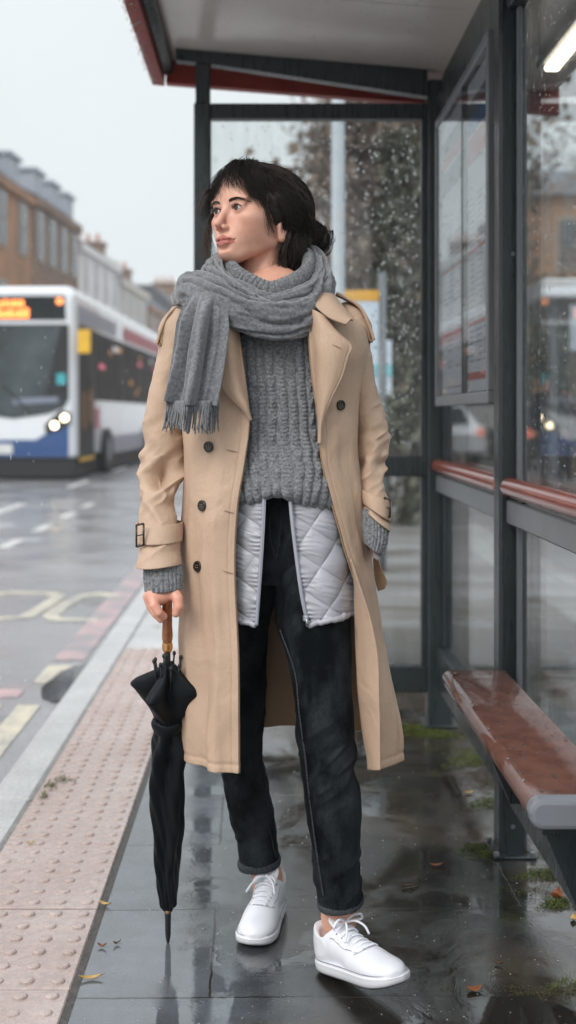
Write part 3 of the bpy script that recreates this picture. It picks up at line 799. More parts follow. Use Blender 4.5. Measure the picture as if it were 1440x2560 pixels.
# ---- bench (bolted seat on brackets)
BE = empty('bench', (.55, 2.65, 0), 'long wet red-brown shelter bench with a pale grey end cap', 'bench')
by0, by1 = 2.085, 3.17; bx0, bx1, bz0, bz1 = .458, .628, .452, .500
def seat_profile(grow=0):
    P = []
    for cx, cz, r_, a0, a1 in ((bx0+.022, bz1-.022, .022, 180, 90), (bx1-.008, bz1-.008, .008, 90, 0), (bx1-.008, bz0+.008, .008, 0, -90), (bx0+.022, bz0+.020, .020, 270, 180)):
        for k in range(7):
            a_ = R(a0+(a1-a0)*k/6); P.append((cx+(r_+grow)*math.cos(a_), cz+(r_+grow)*math.sin(a_)))
    return P
def seat_(mb):
    P = seat_profile(); n = len(P); V = []
    ys_ = [by0+.030, by1-.02, by1-.006, by1]; sc_ = [1, 1, .985, .94]
    mx = (bx0+bx1)/2; mz = (bz0+bz1)/2
    for y_, s_ in zip(ys_, sc_): V += [(mx+(x-mx)*s_, y_, mz+(z-mz)*s_) for x, z in P]
    Fc = [[j*n+k, j*n+(k+1)%n, (j+1)*n+(k+1)%n, (j+1)*n+k] for j in range(3) for k in range(n)]
    Fc += [list(range(n))[::-1], [3*n+k for k in range(n)]]
    mb.add(V, Fc)
part('seat', M['seat'], BE, seat_, True)
def cap_(mb):
    n = 28; mx = (bx0+bx1)/2; mz = (bz0+bz1)/2; V = []
    for y_, g in ((by0+.0295, .003), (by0+.008, .003), (by0+.002, 0.0), (by0, -.006)): V += [(x, y_, z) for x, z in seat_profile(g)]
    n = len(V)//4
    Fc = [[j*n+k, j*n+(k+1)%n, (j+1)*n+(k+1)%n, (j+1)*n+k] for j in range(3) for k in range(n)]; Fc += [list(range(n)), [3*n+k for k in range(n)][::-1]]
    mb.add(V, Fc)
M['cap'] = mat_simple('grey_end_cap', (.17,.18,.20), .35, .06); part('end_cap', M['cap'], BE, cap_, False)
for yy in (2.35, 3.02):
    def brk(mb): mb.prism([(.50, yy-.02, .4515), (.631, yy-.02, .4515), (.631, yy-.02, .20), (.606, yy-.02, .20)], (0, .04, 0))
    part('bracket', M['frame'], BE, brk)
part('under_rail', M['frame'], BE, lambda mb: mb.box((.485, by0+.04, .428), (.515, 2.329, .4515), 0, .002))
# rain drops on panes: uncountable
def drops(name, n, fx, parent, szr, seed, run=.15):
    rs = np.random.RandomState(seed); V = []; Q = []
    base = MB(); base.ell((0, 0, 0), (1, 1, 1), 7, 4); bv = np.vstack(base.v); bf = base.f
    mb = MB()
    for k in range(n):
        s = szr[0]+(szr[1]-szr[0])*rs.rand()**3; u, v = rs.rand(), rs.rand()
        el = 1+rs.rand()*.6
        if rs.rand() < run: el = 3+rs.rand()*6; s *= .6
        c, (ax, ay) = fx(u, v)
        P = bv*np.array([s if ax else s*.45, s*.45 if ax else s, s*el]) + np.array(c); mb.add(P, bf)
    o = mb.build(name, M['drop'], parent, True); o['kind'] = 'stuff'; return o
drops('rain_drops', 2300, lambda u, v: ((-.2+u**.6*.775, Y2+.009, 1.03+v*1.25), (True, False)), e1, (.0009, .0044), 3, .05)
drops('rain_drops', 1700, lambda u, v: ((XW-.001, 2.3+u*.85, .96+v*1.27), (False, True)), g2, (.0007, .0024), 5, .3)
# ================================================================== street buildings
M['stone_brown'] = mat_simple('brown_stone', (.31,.165,.085), .8, .28, .9, .3, 6, .02)
M['stone_dark'] = mat_simple('dark_brown_stone', (.20,.125,.08), .8, .28, .9, .3, 6, .02)
M['stone_white'] = mat_simple('white_render', (.74,.73,.72), .8, .08, .6)
M['stone_cream'] = mat_simple('cream_render', (.60,.56,.50), .8, .08, .6)
M['slate'] = mat_simple('slate', (.055,.06,.068), .5, .2, 2)
M['winpane'] = mat_simple('window_pane', (.05,.06,.07), .08, .3, 1)
M['winpale'] = mat_simple('curtained_pane', (.34,.34,.35), .4, .2, 1)
M['winframe'] = mat_simple('white_frame', (.30,.26,.22), .5)
M['pot'] = mat_simple('clay_pot', (.42,.20,.13), .7)
M['lead'] = mat_simple('dormer_paint', (.30,.33,.38), .5)
def fac_x(Y): return -10.35 + (Y-46)*.068
SK = .068
def house(ya, yb, eave, mat, label, ridge=2.6, depth=9, dormers=0, chim=(), storeys=3, bays=4, wmat='winframe'):
    xa, xb = fac_x(ya), fac_x(yb)
    T = empty('terrace_house', (xa-depth/2, (ya+yb)/2, 0), label, 'building', 'houses along the far side of the street')
    def pt(s, d, z): return (xa+(xb-xa)*s-d, ya+(yb-ya)*s, z)        # s along the front, d back from it
    mb = MB(); mb.add([pt(0,0,-.2), pt(1,0,-.2), pt(1,depth,-.2), pt(0,depth,-.2), pt(0,0,eave), pt(1,0,eave), pt(1,depth,eave), pt(0,depth,eave)],
        [(0,1,2,3),(4,7,6,5),(0,4,5,1),(1,5,6,2),(2,6,7,3),(3,7,4,0)]); mb.build('wall', mat, T)
    rf = MB(); rf.add([pt(-.002,-.25,eave-.05), pt(1.002,-.25,eave-.05), pt(1.002,depth,eave-.05), pt(-.002,depth,eave-.05), pt(0,2.2,eave+ridge), pt(1,2.2,eave+ridge), pt(1,depth-2,eave+ridge), pt(0,depth-2,eave+ridge)],
        [(0,3,2,1),(0,1,5,4),(1,2,6,5),(2,3,7,6),(3,0,4,7),(4,5,6,7)])
    rfo = rf.build('roof', M['slate'], T)
    for z0, z1, d in ((eave-.42, eave-.06, .22), (eave*.36, eave*.36+.22, .12)):
        cn_ = MB(); cn_.add([pt(0,-d,z0), pt(1,-d,z0), pt(1,-.001,z0), pt(0,-.001,z0), pt(0,-d,z1), pt(1,-d,z1), pt(1,-.001,z1), pt(0,-.001,z1)], [(0,3,2,1),(4,5,6,7),(0,1,5,4),(1,2,6,5),(2,3,7,6),(3,0,4,7)]); cn_.build('cornice', mat, T)
    def bx(s0, s1, d0, d1, z0, z1):
        return ([pt(s0,d0,z0), pt(s1,d0,z0), pt(s1,d1,z0), pt(s0,d1,z0), pt(s0,d0,z1), pt(s1,d0,z1), pt(s1,d1,z1), pt(s0,d1,z1)], [(0,3,2,1),(4,5,6,7),(0,1,5,4),(1,2,6,5),(2,3,7,6),(3,0,4,7)])
    for st in range(storeys):
        for b in range(bays):
            sc_ = (b+.5)/bays; ws = .52/(yb-ya); z0 = eave*(st+.26)/storeys; z1 = z0+eave/storeys*.56
            wf = MB(); wf.add(*bx(sc_-ws*1.25, sc_+ws*1.25, -.07, -.001, z0-.12, z1+.12)); wo = wf.build('window', M[wmat], T)
            pn = MB(); pn.add(*bx(sc_-ws, sc_-ws*.04, -.10, -.0705, z0, (z0+z1)/2-.03)); pn.add(*bx(sc_+ws*.04, sc_+ws, -.10, -.0705, z0, (z0+z1)/2-.03))
            pn.add(*bx(sc_-ws, sc_+ws, -.10, -.0705, (z0+z1)/2+.03, z1)); pn.build('pane', M['winpane' if mat in (M['stone_brown'], M['stone_dark']) else 'winpale'], wo)
    for k in range(dormers):
        sc_ = (k+.5)/dormers; ws = .78/(yb-ya)
        d_ = MB(); d_.add(*bx(sc_-ws, sc_+ws, .1, 3.0, eave+.02, eave+1.15)); d_.add(*bx(sc_-ws*1.15, sc_+ws*1.15, -.02, 3.0, eave+1.15, eave+1.28)); do = d_.build('dormer', M['lead'], rfo)
    for sc_, hh_ in chim:
        ws = .55/(yb-ya); c_ = MB(); c_.add(*bx(sc_-ws, sc_+ws, 2.0, 3.9, eave+.5, eave+ridge+hh_)); c_.add(*bx(sc_-ws*1.2, sc_+ws*1.2, 1.9, 4.0, eave+ridge+hh_, eave+ridge+hh_+.18))
        c_.build('chimney', M['stone_dark'], rfo)
        p_ = MB()
        for q in (2.4, 3.0, 3.6):
            a = pt(sc_, q, 0); p_.tube([(a[0], a[1], eave+ridge+hh_+.18), (a[0], a[1], eave+ridge+hh_+.75)], [.15, .11], 8)
        p_.build('chimney_pot', M['pot'], rfo)
    return T
house(33, 50.8, 10.45, M['stone_brown'], 'warm brown stone house with white dormers and a tall chimney above the bus', 1.15, dormers=4, chim=((.70, 1.3),), bays=6)
house(51, 59.6, 10.6, M['stone_dark'], 'darker brown stone house between the chimneyed house and the white one', 1.15, dormers=3, chim=((.95, .8),), bays=4)
house(59.8, 70, 9.9, M['stone_white'], 'plain white rendered house past the brown stone houses', 1.2, chim=((.35, .5), (.72, .4)), bays=4, wmat='stone_white')
house(70.2, 80, 9.3, M['stone_cream'], 'cream rendered house with slate roof beyond the white house', 1.6, chim=((.55, 1.0),), bays=4, wmat='stone_cream')
house(80.2, 95, 8.6, M['stone_brown'], 'hazy brown house farthest down the street but one', 1.8, chim=((.3, .9),), bays=5)
house(95.2, 118, 9.4, M['stone_dark'], 'faintest brown house at the misty end of the street', 2.2, chim=((.5, 1.2), (.9, 1.0)), bays=6)
# spire at the end of the street
T = empty('church_tower', (-9.9, 104, 0), 'faint grey church spire fading in the mist at the street end', 'church tower')
tb = MB(); tb.box((-12.6, 120, 0), (-10.4, 122.2, 11.0)); tb.build('tower', M['stone_dark'], T)
tb = MB(); c0 = np.array([-11.5, 121.1, 11.0]); tb.tube([c0, c0+[0,0,3.6]], [1.1, .05], 8); tb.build('spire', M['slate'], T)

# ================================================================== bus
M['bus_white'] = mat_simple('bus_white_paint', (.72,.74,.77), .18, .03, 1, Coat_Weight=.5)
M['bus_blue'] = mat_simple('bus_blue_paint', (.018,.065,.20), .2, .08, 1, Coat_Weight=.5)
M['bus_grey'] = mat_simple('bus_grey_paint', (.20,.22,.28), .3, .08, 1)
M['bus_black'] = mat_simple('bus_black', (.008,.009,.010), .6)
m = NT('tinted_window'); p = m.obj(); nn = m.noise(p, 1.6, 4, .6)
m.set(m.mix(m.ramp(nn, [(.35, 0.0), (.7, 1.0)]), (.010,.016,.018), (.040,.042,.040)), .12, Specular_IOR_Level=.5, IOR=1.22); M['bus_glass'] = m.m
M['bus_side'] = mat_simple('dark_side_glass', (.035,.034,.034), .5, .5, 1.2, Specular_IOR_Level=.08)
M['bus_front'] = mat_simple('windscreen_glass', (.045,.055,.06), .1, .8, .8)
M['led'] = mat_emit('orange_led', (1.0, .24, .05), 3.2); M['led_dim'] = mat_emit('orange_marker', (1.0, .30, .08), 2.2)
M['headlamp'] = mat_emit('headlamp_glow', (1.0, .80, .52), 9.0)
M['bus_yellow'] = mat_simple('yellow_plastic', (.72,.42,.03), .4); M['pink_vinyl'] = mat_simple('pink_vinyl', (.40,.11,.14), .4)
M['in_pink'] = mat_emit('pink_interior_lamp', (.9, .18, .30), .55); M['in_amber'] = mat_emit('amber_interior_glow', (.9, .42, .08), .35); M['in_white'] = mat_emit('white_interior_lamp', (.8, .8, .85), .55)
M['teal'] = mat_simple('teal_sticker', (.05,.38,.42), .5); M['plate'] = mat_simple('number_plate', (.62,.62,.60), .5)
BUS = empty('bus', (-3.81, 23.8, ZR), 'white and blue single-deck bus with orange destination sign and lit headlamps', 'bus', rz=R(-1.9))
BW, BH, BL = 2.5, 3.86, 15.0
def rr(shr, zt=BH, zb=.44):
    P = []; x0, x1 = -BW+shr, -shr; z1 = zt-shr*.8; z0 = zb+shr*.2
    for cx, cz, r_, a0 in ((x1-.24, z1-.22, .23, 0), (x0+.24, z1-.22, .23, 90), (x0+.08, z0+.08, .08, 180), (x1-.08, z0+.08, .08, 270)):
        for k in range(6): a_ = R(a0+18*k); P.append((cx+r_*math.cos(a_), cz+r_*math.sin(a_)))
    return P
def bl(x, y_, z):       # bus-local point to world
    c, s = math.cos(R(-1.9)), math.sin(R(-1.9)); return (-3.81+c*x-s*y_, 23.8+s*x+c*y_, ZR+z)
def bpart(name, mat, parent, prisms, smooth=False):
    mb = MB()
    for P, d in prisms:
        n = len(P); W = [bl(*q) for q in P]; W2 = [bl(q[0]+d[0], q[1]+d[1], q[2]+d[2]) for q in P]
        Fc = [list(range(n)), list(range(n, 2*n))[::-1]] + [[(i+1)%n, i, n+i, n+(i+1)%n] for i in range(n)]
        mb.add(W+W2, Fc)
    return mb.build(name, mat, parent, smooth)
secs = [(0, .14), (.03, .07), (.10, .025), (.25, 0), (BL-.3, 0), (BL-.05, .05), (BL, .14)]
V = []; n = 24
for y_, s_ in secs: V += [bl(x, y_, z) for x, z in rr(s_)]
Fc = [[j*n+k, (j+1)*n+k, (j+1)*n+(k+1)%n, j*n+(k+1)%n] for j in range(len(secs)-1) for k in range(n)] + [list(range(n)), [6*n+k for k in range(n)][::-1]]
mb = MB(); mb.add(V, Fc); mb.build('body', M['bus_white'], BUS)
def fy(x): return -.012
def front(poly, d=-.012, y0=-.002): return ([(x, y0, z) for x, z in poly], (0, d, 0))
bpart('destination_panel', M['bus_glass'], BUS, [front([(-.20,3.18),(-2.3,3.18),(-2.3,3.66),(-.22,3.66)])])
sg = BUS.children[-1]
rl = random.Random(3); led = []
for row, (z0, z1, x0, x1) in enumerate(((3.44, 3.60, -1.72, -1.05), (3.22, 3.42, -1.80, -.95))):
    x = x0
    while x < x1:
        w_ = rl.uniform(.05, .11); hgt = rl.uniform(.7, 1.0)*(z1-z0)
        led.append(front([(x+w_, z0), (x, z0), (x, z0+hgt), (x+w_, z0+hgt)], -.01, -.016)); x += w_+.022
bpart('destination_display', M['led'], BUS, led)
bpart('windscreen', M['bus_front'], BUS, [front([(-.14,1.62),(-.22,1.45),(-.55,1.32),(-1.25,1.22),(-1.95,1.32),(-2.28,1.45),(-2.36,1.62),(-2.34,3.10),(-.16,3.10)])])
bpart('dashboard_tray', M['bus_grey'], BUS, [front([(-.35,1.55),(-1.25,1.50),(-1.25,1.62),(-.35,1.66)], -.008, -.016)])
bpart('windscreen_pillar', M['bus_black'], BUS, [front([(-.14,1.66),(-.62,1.66),(-.30,3.06),(-.14,3.06)], -.006, -.0145)])
bpart('route_sticker', M['teal'], BUS, [front([(-.20+.0,1.90),(-.38,1.90),(-.38,2.12),(-.20,2.12)], -.006, -.022)])
bpart('bumper', M['bus_blue'], BUS, [front([(-.14,1.14),(-.60,.92),(-.80,.80),(-1.6,.80),(-1.85,.92),(-2.36,1.14),(-2.36,.46),(-.14,.46)])])
bpart('wiper', M['bus_black'], BUS, [front([(-.9,1.36),(-.95,1.36),(-1.5,1.9),(-1.46,1.92)], -.02, -.016)])
for x, z in ((-.22,1.24), (-.42,1.09), (-2.28,1.24), (-2.08,1.09)):
    mb = MB(); mb.disc(bl(x, -.03, z), (0, 1, 0), .066, .05, 18); mb.build('headlamp', M['headlamp'], BUS)
bpart('headlamp_surround', M['bus_black'], BUS, [front([(-.09,1.34),(-.30,1.40),(-.62,1.10),(-.60,.92),(-.30,1.0),(-.10,1.12)], -.008, -.0145)])
for x in (-.32, -2.18):
    mb = MB(); mb.disc(bl(x, -.03, 3.55), (0, 1, 0), .07, .04, 14); mb.build('marker_lamp', M['led_dim'], BUS)
bpart('number_plate', M['plate'], BUS, [front([(-1.52-.26,.52),(-1.52-.26,.72),(-1.52+.26,.72),(-1.52+.26,.52)][::-1], -.02, -.016)])
rows = [front([(-1.46+k*.075+.045,.55),(-1.46+k*.075,.55),(-1.46+k*.075,.67),(-1.46+k*.075+.045,.67)], -.004, -.037) for k in range(6)]
bpart('mirror', M['bus_yellow'], BUS, [([(.06,-.12,2.52),(.30,-.12,2.52),(.30,-.12,2.98),(.06,-.12,2.98)], (0, .10, 0))])
def side(y0, y1, z0, z1, d=.012, x0=.001): return ([(x0,y0,z0),(x0,y0,z1),(x0,y1,z1),(x0,y1,z0)], (d, 0, 0))
bpart('front_door', M['bus_side'], BUS, [side(.30, 1.15, .45, 3.12)]); bpart('front_door', M['bus_side'], BUS, [side(1.18, 2.0, .45, 3.12)])
bpart('door_pole', M['in_amber'], BUS, [side(.78, .84, 1.0, 1.75, .006, .0135)]); bpart('door_pole', M['in_amber'], BUS, [side(1.52, 1.58, 1.15, 1.85, .006, .0135)])  # yellow door poles given a glow of their own, though no lamps
for k in range(8):
    ya = 2.15+k*1.55
    w_ = bpart('side_window', M['bus_side'], BUS, [side(ya, ya+1.49, 1.62, 3.10)])
bpart('cantrail_panel', M['bus_grey'], BUS, [side(.3, 5.0, 3.17, 3.50)]); bpart('cantrail_panel', M['pink_vinyl'], BUS, [side(6.2, BL-.6, 3.17, 3.50)])
bpart('lower_panel', M['bus_grey'], BUS, [side(4.6, BL-.4, .40, .82)])
bpart('door_step', M['bus_yellow'], BUS, [side(.35, 1.95, .36, .43, .02)])
bpart('side_graphic', M['pink_vinyl'], BUS, [side(2.2, 2.7, 1.0, 1.45), ])
rl = random.Random(5)
for nm, mt, n_ in (('interior_lamp', 'in_pink', 3), ('interior_lamp', 'in_amber', 6), ('interior_lamp', 'in_white', 3)):
    P = []
    for k in range(n_):
        ya = rl.uniform(2.3, 12.5); z0 = rl.uniform(1.8, 2.9) if mt != 'in_white' else 2.8; bpart(nm, M[mt], BUS, [side(ya, ya+rl.uniform(.2, .7), z0, z0+.12, .004, .0135)])
bpart('underside_shade', M['bus_black'], BUS, [([(-2.44,.06,.06),(-.06,.06,.06),(-.06,.06,.46),(-2.44,.06,.46)], (0, BL-.4, 0))])  # undercarriage block, blackened and lowered to paint in the shadow beneath the bus
for ya in (3.3, 10.6):
    for x in (-.02, -2.48):
        a = bl(x-.14, ya, .50); b = bl(x+.145 if x > -1 else x-.145, ya, .50)
        mb = MB(); mb.tube([np.array(a), np.array(b)], .50, 24); wo = mb.build('wheel', M['bus_black'], BUS)
        b2 = bl(x+.15 if x > -1 else x-.15, ya, .50); mb = MB(); mb.tube([np.array(b), np.array(b2)], [.27, .25], 16); mb.build('rim', M['frame_lt'], wo)

# ================================================================== things past the shelter
LP = empty('lamp_post', (.47, 8.0, 0), 'tall pale grey street lamp post seen through the end pane', 'lamp post')
M['post_grey'] = mat_simple('galvanised_post', (.36,.39,.42), .45, .06)
part('column', M['post_grey'], LP, lambda mb: mb.tube([(.467, 8, 0), (.467, 8, 1.1), (.467, 8, 1.12), (.467, 8, 7.2)], [.062, .062, .046, .038], 20), True)
part('arm', M['post_grey'], LP, lambda mb: mb.tube([(.467, 8, 7.15), (.2, 8, 7.5), (-.5, 8, 7.62)], [.035, .03, .028], 10), True)
part('lamp_head', M['frame_lt'], LP, lambda mb: mb.box((-1.1, 7.88, 7.56), (-.5, 8.12, 7.66), 0, .03))
SG = empty('stop_sign', (.85, 9.0, 0), 'bus stop flag with orange-yellow top and pale blue panel behind her shoulder', 'sign')
M['sign_yel'] = mat_simple('sign_yellow', (.72,.36,.03), .5, .04); M['sign_pale'] = mat_simple('sign_pale', (.55,.62,.70), .5, .04); M['sign_cyan'] = mat_simple('sign_cyan', (.22,.50,.56), .5)
part('pole', M['frame_lt'], SG, lambda mb: mb.tube([(.86, 9.03, 0), (.86, 9.03, 2.25)], .03, 12), True)
part('flag_top', M['sign_yel'], SG, lambda mb: mb.box((.56, 8.985, 2.03), (.83, 9.015, 2.11), 0, .004))
part('flag_panel', M['sign_pale'], SG, lambda mb: mb.box((.60, 8.988, 1.68), (.83, 9.012, 2.029), 0, .004))
SG2 = empty('notice_board', (.93, 10.0, 0), 'small notice board with a cyan stripe under the bus stop flag', 'notice board')
part('pole', M['frame_lt'], SG2, lambda mb: mb.tube([(.93, 10.03, 0), (.93, 10.03, 1.9)], .028, 12), True)
part('board', M['sign_pale'], SG2, lambda mb: mb.box((.82, 9.98, 1.35), (1.03, 10.015, 1.80), 0, .004))
part('stripe', M['sign_cyan'], SG2, lambda mb: mb.box((.822, 9.970, 1.50), (1.028, 9.979, 1.60), 0))

M['bark'] = mat_simple('bark', (.055,.048,.036), .9, .35, 14, .6, 40, .01)
M['leaf_olive'] = mat_simple('olive_leaf', (.075,.068,.040), .7, .5, 3); M['leaf_brown'] = mat_simple('brown_leaf', (.165,.120,.092), .8, .4, 3); M['leaf_green'] = mat_simple('ivy_leaf', (.085,.082,.055), .6, .4, 3)
def tree(x, y_, H, cr, label, lmat, nleaf, tr=.16, seed=1, low=.3, dens=1.0, leafs=.10):
    rs = random.Random(seed); T = empty('tree', (x, y_, 0), label, 'tree', 'trees past the shelter')
    mb = MB(); tips = []
    def br(p, d, ln, r_, lv):
        n = 5; pts = [p]; dd = d.copy()
        for k in range(n):
            dd = dd + np.array([rs.uniform(-.18, .18), rs.uniform(-.18, .18), rs.uniform(-.05, .12)]); dd /= np.linalg.norm(dd); pts.append(pts[-1]+dd*ln/n)
        mb.tube(pts, np.linspace(r_, r_*.55, n+1), 7 if lv < 2 else 4)
        if lv >= 2: tips.extend(pts[2:])
        if lv < 4:
            for k in range(3 if lv else 7):
                q = pts[rs.randint(2, n)] if lv else pts[0]+(pts[-1]-pts[0])*rs.uniform(low, 1.0)
                a = rs.uniform(0, 6.28); s = rs.uniform(.5, 1.0); nd = np.array([math.cos(a)*s, math.sin(a)*s, rs.uniform(.25, .9)]); nd /= np.linalg.norm(nd)
                br(q, nd, ln*(cr/H*.9 if lv == 0 else .62), r_*.5, lv+1)
    br(np.array([x, y_, -.05]), np.array([0, 0, 1.0]), H*.8, tr, 0)
    mb.build('trunk', M['bark'], T, True)
    nl = int(nleaf*dens); rs2 = np.random.RandomState(seed)
    C = np.array(tips)[rs2.randint(0, len(tips), nl)] + rs2.randn(nl, 3)*.22*cr/2
    A = rs2.randn(nl, 3); A /= np.linalg.norm(A, axis=1)[:, None]; B = np.cross(A, rs2.randn(nl, 3)); B /= np.linalg.norm(B, axis=1)[:, None]
    s = leafs*(.5+rs2.rand(nl, 1)); V = np.stack([C-A*s, C+B*s*.6, C+A*s, C-B*s*.6], 1).reshape(-1, 3)
    mesh_np('crown', V, np.arange(nl*4).reshape(-1, 4), lmat, T, smooth=False)
    return T
tree(1.55, 13.0, 5.6, 1.9, 'ivy-clad tree with dark olive crown nearest behind the end pane', M['leaf_brown'], 5200, .16, 2, .15, 1, .06)
tree(2.35, 17.5, 6.2, 2.1, 'brown-leaved tree right of the ivy-clad one', M['leaf_brown'], 4500, .14, 5, .25, 1, .07)
tree(2.0, 26, 7.5, 2.6, 'distant brown tree left of the ivy-clad one', M['leaf_brown'], 4500, .2, 8, .25, 1, .08)
tree(1.35, 36, 10.5, 3.2, 'almost bare pale tree beside the lamp post', M['leaf_brown'], 500, .12, 11, .45, 1, .05)
tree(6.2, 25, 3.6, 1.8, 'small rounded dark tree in front of the far stone block', M['leaf_green'], 4000, .12, 14, .2, 1, .08)
tree(5.6, 33, 6.0, 2.4, 'thin brown tree seen above the canopy roof', M['leaf_brown'], 2500, .14, 17, .2, 1, .08)
# ivy on the first trunk
rs2 = np.random.RandomState(9); n_ = 3600
a = rs2.rand(n_)*6.283; h_ = rs2.rand(n_)**.8*4.2; r_ = .26+.16*rs2.rand(n_)+.06*np.sin(h_*3)
C = np.stack([1.55+r_*np.cos(a), 13+r_*np.sin(a), h_], 1); A = rs2.randn(n_, 3); A /= np.linalg.norm(A, axis=1)[:, None]; B = np.cross(A, rs2.randn(n_, 3)); B /= np.linalg.norm(B, axis=1)[:, None]; s = .05*(.6+rs2.rand(n_, 1))
tr0 = [o for o in bpy.data.objects if o.name == 'tree'][0]
mesh_np('ivy', np.stack([C-A*s, C+B*s*.7, C+A*s, C-B*s*.7], 1).reshape(-1, 3), np.arange(n_*4).reshape(-1, 4), M['leaf_green'], tr0, smooth=False)
# low hedge masses
def hedge(x0, x1, y0, y1, h0, label, mt, n_, seed):
    rs2 = np.random.RandomState(seed); P = np.stack([x0+(x1-x0)*rs2.rand(n_), y0+(y1-y0)*rs2.rand(n_), h0*rs2.rand(n_)**.6], 1)
    P[:, 2] *= 1+.25*noise3(P*np.array([1, 1, 0]), .9, seed); A = rs2.randn(n_, 3); A /= np.linalg.norm(A, axis=1)[:, None]; B = np.cross(A, rs2.randn(n_, 3)); B /= np.linalg.norm(B, axis=1)[:, None]; s = .09*(.6+rs2.rand(n_, 1))
    V = np.stack([P-A*s, P+B*s*.7, P+A*s, P-B*s*.7], 1).reshape(-1, 3)
    return tag(mesh_np('hedge', V, np.arange(n_*4).reshape(-1, 4), mt, None, smooth=False), label, 'hedge')
hedge(1.6, 12, 31, 32.2, 1.7, 'dark clipped hedge running along the back of the plaza', M['leaf_green'], 14000, 4)

# far stone block with shop front
FB = empty('stone_block', (14, 50, 0), 'long brown stone building with rows of windows far behind the trees', 'building')
mb = MB(); mb.box((2.4, 46, -.1), (30, 56, 9.6)); mb.build('wall', M['stone_brown'], FB)
mb = MB(); mb.prism([(2.1, 45.6, 9.6), (30.3, 45.6, 9.6), (30.3, 51, 11.6), (2.1, 51, 11.6)], (0, 1.0, .1)); mb.build('roof', M['slate'], FB)
for st in range(3):
    for k in range(10):
        x = 3.6+k*2.7; z = 1.0+st*2.9
        wo = boxpart('window', M['winframe'], FB, (x-.7, 45.93, z-.1), (x+.7, 45.998, z+2.0), 0); boxpart('pane', M['winpane'], wo, (x-.58, 45.90, z), (x+.58, 45.929, z+1.88), 0)
KI = empty('kiosk', (6.6, 22, 0), 'low kiosk with white flat canopy roof and warm lit window', 'kiosk')
boxpart('canopy_roof', M['bus_white'], KI, (3.9, 17.0, 2.85), (9.5, 22.5, 3.12), .03)
boxpart('wall', M['stone_dark'], KI, (5.6, 19.5, 0), (9.4, 22.3, 2.849), .02)
M['warm'] = mat_emit('warm_shop_light', (1.0, .40, .16), 1.1); boxpart('lit_window', M['warm'], KI, (5.9, 19.44, 1.35), (7.0, 19.499, 1.75), 0); boxpart('lit_window', M['warm'], KI, (7.6, 19.44, 1.5), (8.6, 19.499, 1.8), 0)
for x in (4.1, 9.3): boxpart('column', M['frame_lt'], KI, (x-.05, 17.2, 0), (x+.05, 17.3, 2.849), .01)
boxpart('panel', M['sign_pale'], KI, (4.3, 17.05, 2.1), (5.1, 17.12, 2.75), 0)

# cars
M['tyre'] = mat_simple('tyre', (.012,.012,.013), .8); M['tail'] = mat_emit('tail_lamp_glow', (1.0, .20, .10), .8); M['carglass'] = M['bus_glass']
def car(x, y_, mat, label, rz=0, rear=True):
    T = empty('car', (x, y_, 0), label, 'car', 'cars beyond the plaza', R(rz)); c, s = math.cos(R(rz)), math.sin(R(rz))
    def W(P): P = np.asarray(P, float); return np.stack([x+c*P[:, 0]-s*P[:, 1], y_+s*P[:, 0]+c*P[:, 1], P[:, 2]], 1)
    prof = [(-2.1, .35), (-2.15, .75), (-1.95, .92), (-1.55, .98), (-1.2, 1.38), (-.6, 1.5), (.5, 1.48), (1.05, 1.02), (1.85, .90), (2.1, .70), (2.08, .35)]
    nb = len(prof); V = []; wd = [.80, .88, .88, .80]; zs = 0
    ring = []
    for sx_, sw in ((-1, 1), (1, 1)):
        for (yy, zz) in prof: ring.append((sx_*(.86 if zz < 1.0 else .66), yy, zz))
    Fc = [[i, i+1, nb+i+1, nb+i] for i in range(nb-1)] + [list(range(nb))[::-1], list(range(nb, 2*nb)), [nb-1, 0, nb, 2*nb-1]]
    mb = MB(); mb.add(W(ring), Fc); mb.build('body', mat, T)
    mb = MB(); mb.add(W([(-.62,-1.57,1.02),(.62,-1.57,1.02),(.55,-1.235,1.36),(-.55,-1.235,1.36),(-.62,-1.60,1.03),(.62,-1.60,1.03),(.55,-1.265,1.37),(-.55,-1.265,1.37)]), [(0,1,2,3),(4,7,6,5),(0,4,5,1),(1,5,6,2),(2,6,7,3),(3,7,4,0)]); mb.build('rear_window', M['carglass'], T)
    for sx_ in (-1, 1):
        mb = MB(); mb.add(W([(sx_*.862,-1.3,1.0),(sx_*.862,.95,1.0),(sx_*.685,.45,1.40),(sx_*.685,-1.05,1.38)]), [(0,1,2,3)]); mb.build('side_window', M['carglass'], T)
        mb = MB(); a = W([(sx_*.72,-2.17,.80),(sx_*.72,-2.10,.80)]); mb.tube(a, .10, 12); mb.build('tail_lamp' if rear else 'headlamp', M['tail'] if rear else M['headlamp'], T)
        for yy in (-1.35, 1.3):
            a = W([(sx_*.68, yy, .32), (sx_*.89, yy, .32)]); mb = MB(); mb.tube(a, .32, 18); mb.build('wheel', M['tyre'], T)
    return T
M['car_white'] = mat_simple('white_car_paint', (.65,.66,.68), .2); M['car_dark'] = mat_simple('dark_car_paint', (.03,.032,.036), .2); M['car_red'] = mat_simple('red_car_paint', (.22,.03,.025), .2)
car(3.85, 29.5, M['car_white'], 'white car parked beyond the dark pedestrian', 8)
car(6.4, 27.5, M['car_dark'], 'dark car with glowing tail lamps left of the red car', -4)
car(9.4, 28.8, M['car_red'], 'red car farthest right with glowing tail lamps', 5)
